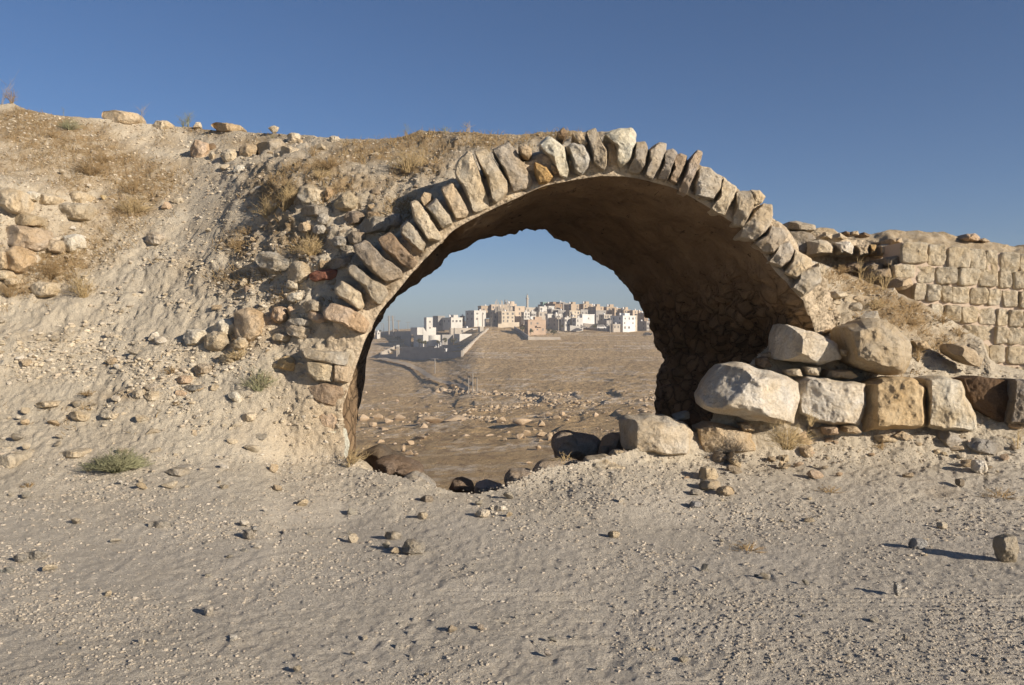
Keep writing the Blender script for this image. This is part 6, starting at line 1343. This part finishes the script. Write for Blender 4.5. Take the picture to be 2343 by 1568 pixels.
# mast
p = PX(*ct(215, 270), 630); e = empty('telecom_mast', p, 'grey telecom mast on the roof of a peach block', 'mast'); s4 = 1/3.6046/1.6533/F*630
mb = MB(); mb.tube((0, 0, -2), (0, 0, 75*s4), .5, .35, 6); mb.build('pole', M['metal'], e)
mb = MB(); mb.box(-10*s4, -4*s4, -.5, .5, 0, 30*s4).box(5*s4, 18*s4, -.8, .8, 0, 38*s4); mb.build('cabinet', wallmat('grey'), e)
# utility poles
def pole(x, yt, yb_, label, d=None, cross=0, w=.22, dbl=False, cf=cm):
    X, Yb = cf(x, yb_); _, Yt = cf(x, yt)
    if d is None: d = far_depth_for(X, Yb)
    p = PX(X, Yb, d); Hh = (Yb-Yt)/F*d; e = empty('utility_pole', p, label, 'utility pole', 'utility poles on the hillside')
    mb = MB(); mb.tube((0, 0, -1.5), (0, 0, Hh), w, w*.7, 7)
    if dbl: mb.tube((w*6, 0, -1.5), (w*4.5, 0, Hh), w, w*.7, 7)
    mb.build('post', M['polem'], e)
    for k in range(cross):
        mb = MB(); z = Hh*(.97-.09*k); mb.box(-1.3, 1.3+(w*5 if dbl else 0), -.08, .08, z-.1, z+.1); mb.build('crossarm', M['metal'], e)
pole(823, 740, 865, 'pole of the hillside trio, leftmost', cross=0, w=.2)
pole(854, 700, 857, 'pole of the hillside trio, middle and tallest', cross=1, w=.2)
pole(885, 740, 852, 'pole of the hillside trio, rightmost', cross=0, w=.2)
pole(575, 598, 710, 'single pole with crossarm standing by the dirt track', cross=1, w=.25)
pole(927, 260, 368, 'tall pole at the top of the stepped wall', d=530, w=.3)
pole(1487, 270, 375, 'tall pole in front of the white houses in the town\'s centre', d=548, w=.3)
pole(1868, 300, 388, 'pole in front of the tall white block', d=545, w=.3)
pole(1885, 300, 385, 'thin pole right beside the one before the tall white block', d=548, w=.15)
pole(236, 283, 402, 'tall double pole with several crossarms at far left', d=600, cross=4, w=.45, dbl=True)
pole(306, 316, 392, 'pole with crossarms right of the tall double pole', d=610, cross=2, w=.35)
pole(376, 330, 388, 'thin pole between the crossarm pole and the tower', d=620, cross=1, w=.15)
pole(197, 345, 402, 'thin pole left of the tall double pole', d=620, w=.2)
pole(183, 340, 402, 'thinnest pole closest to the vault wall at left', d=630, cross=1, w=.12)
pole(893, 285, 350, 'thin pole in front of the white house at the town\'s left edge', d=560, w=.15)
pole(989, 290, 352, 'thin pole in front of the grey unfinished building', d=560, w=.15)
pole(693, 315, 352, 'thin pole in front of the low white house left of the town', d=550, w=.15)
# vehicles
def vehicle(x, y, d, L_, Wd, H1, H2, colm, label, name, cab, rz=0.0, cf=ct):
    p = PX(*cf(x, y), d); e = empty(name, p, label, 'vehicle' if 'van' not in name else 'van', rz=rz); 
    mb = MB(); mb.prism([(-L_/2, .35), (L_/2, .35), (L_/2, H1*.92), (L_/2-.1, H1), (-L_/2+.1, H1), (-L_/2, H1*.9)], -Wd/2, Wd/2); mb.build('body', colm, e)
    a, b, c_, d_ = cab; mb = MB(); mb.prism([(a, H1+.004), (d_, H1+.004), (c_, H2), (b, H2)], -Wd/2+.08, Wd/2-.08); mb.build('cabin', colm, e)
    mb = MB(); mb.prism([(a+.25, H1+.08), (d_-.25, H1+.08), (c_-.12, H2-.12), (b+.12, H2-.12)], -Wd/2+.05, -Wd/2+.12); mb.build('side_window', M['glass'], e)
    for sx in (-L_*.32, L_*.32):
        for sy in (-Wd/2+.12, Wd/2-.12):
            mb = MB(); mb.tube((sx, sy-.14, .33), (sx, sy+.14, .33), .33, .33, 12); mb.build('wheel', M['tyre'], e)
vehicle(1530, 594, 545, 4.9, 1.9, 1.15, 2.1, wallmat('snow'), 'white van parked at the roadside below the town', 'parked_van', (-2.4, -2.2, 1.3, 1.9))
vehicle(1290, 586, 548, 4.2, 1.75, .95, 1.5, wallmat('grey'), 'grey car parked below the white building', 'parked_car', (-1.6, -1.0, .6, 1.2))
vehicle(2160, 680, 530, 4.4, 1.8, .95, 1.5, M['tyre'], 'black car on the road at the right edge of the hillside', 'parked_car', (-1.6, -1.0, .6, 1.2))
vehicle(565, 600, 610, 4.2, 1.75, .95, 1.5, wallmat('dark'), 'dark car behind the long grey wall left of the tower', 'parked_car', (-1.6, -1.0, .6, 1.2), cf=cc)

mb = MB(); mb.box(-1300, 1300, -60, 1340, -60, 75)
hm_ = bpy.data.materials.new('haze_air'); hm_.use_nodes = True; ht = hm_.node_tree
for nd in list(ht.nodes):
    if nd.type == 'BSDF_PRINCIPLED': ht.nodes.remove(nd)
pv = ht.nodes.new('ShaderNodeVolumePrincipled'); pv.inputs['Density'].default_value = 0.00038; pv.inputs['Color'].default_value = (0.88, 0.88, 0.92, 1); pv.inputs['Anisotropy'].default_value = 0.0
ht.links.new(pv.outputs[0], [nd for nd in ht.nodes if nd.type == 'OUTPUT_MATERIAL'][0].inputs['Volume'])
tag(mb.build('haze', hm_), kind='stuff')
# ------------------------------------------------------------------ camera, light, sky
cam = bpy.data.cameras.new('camera'); co = bpy.data.objects.new('camera', cam); COL.objects.link(co); scene.camera = co
co.location = (0, 0, EYE); co.rotation_euler = (math.pi/2, 0, 0); cam.sensor_width = 36; cam.lens = 36*K; cam.shift_y = -34/2342.0
cam.clip_end = 6000; cam.clip_start = 0.05
AZ = math.radians(180-52); EL = math.radians(20)
sd = Vector((math.sin(AZ)*math.cos(EL), math.cos(AZ)*math.cos(EL), math.sin(EL)))
sun = bpy.data.lights.new('sun', 'SUN'); sun.energy = 4.8; sun.angle = math.radians(0.5); sun.color = (1.0, 0.90, 0.77)
so = bpy.data.objects.new('sun', sun); COL.objects.link(so); so.rotation_euler = sd.to_track_quat('Z', 'Y').to_euler()
w = bpy.data.worlds.new('World'); scene.world = w; w.use_nodes = True; nt = w.node_tree; bg = nt.nodes['Background']
sky = nt.nodes.new('ShaderNodeTexSky'); sky.sky_type = 'NISHITA'; sky.sun_disc = False; sky.sun_elevation = EL; sky.sun_rotation = AZ
sky.air_density = 1.0; sky.dust_density = 1.0; sky.ozone_density = 7.0; sky.altitude = 800
nt.links.new(sky.outputs[0], bg.inputs[0]); bg.inputs[1].default_value = 0.058
scene.view_settings.view_transform = 'Standard'; scene.view_settings.look = 'None'; scene.view_settings.exposure = 0.58; scene.view_settings.gamma = 1
scene.render.resolution_x = 1024; scene.render.resolution_y = 685
scene.cycles.max_bounces = 6; scene.cycles.diffuse_bounces = 4
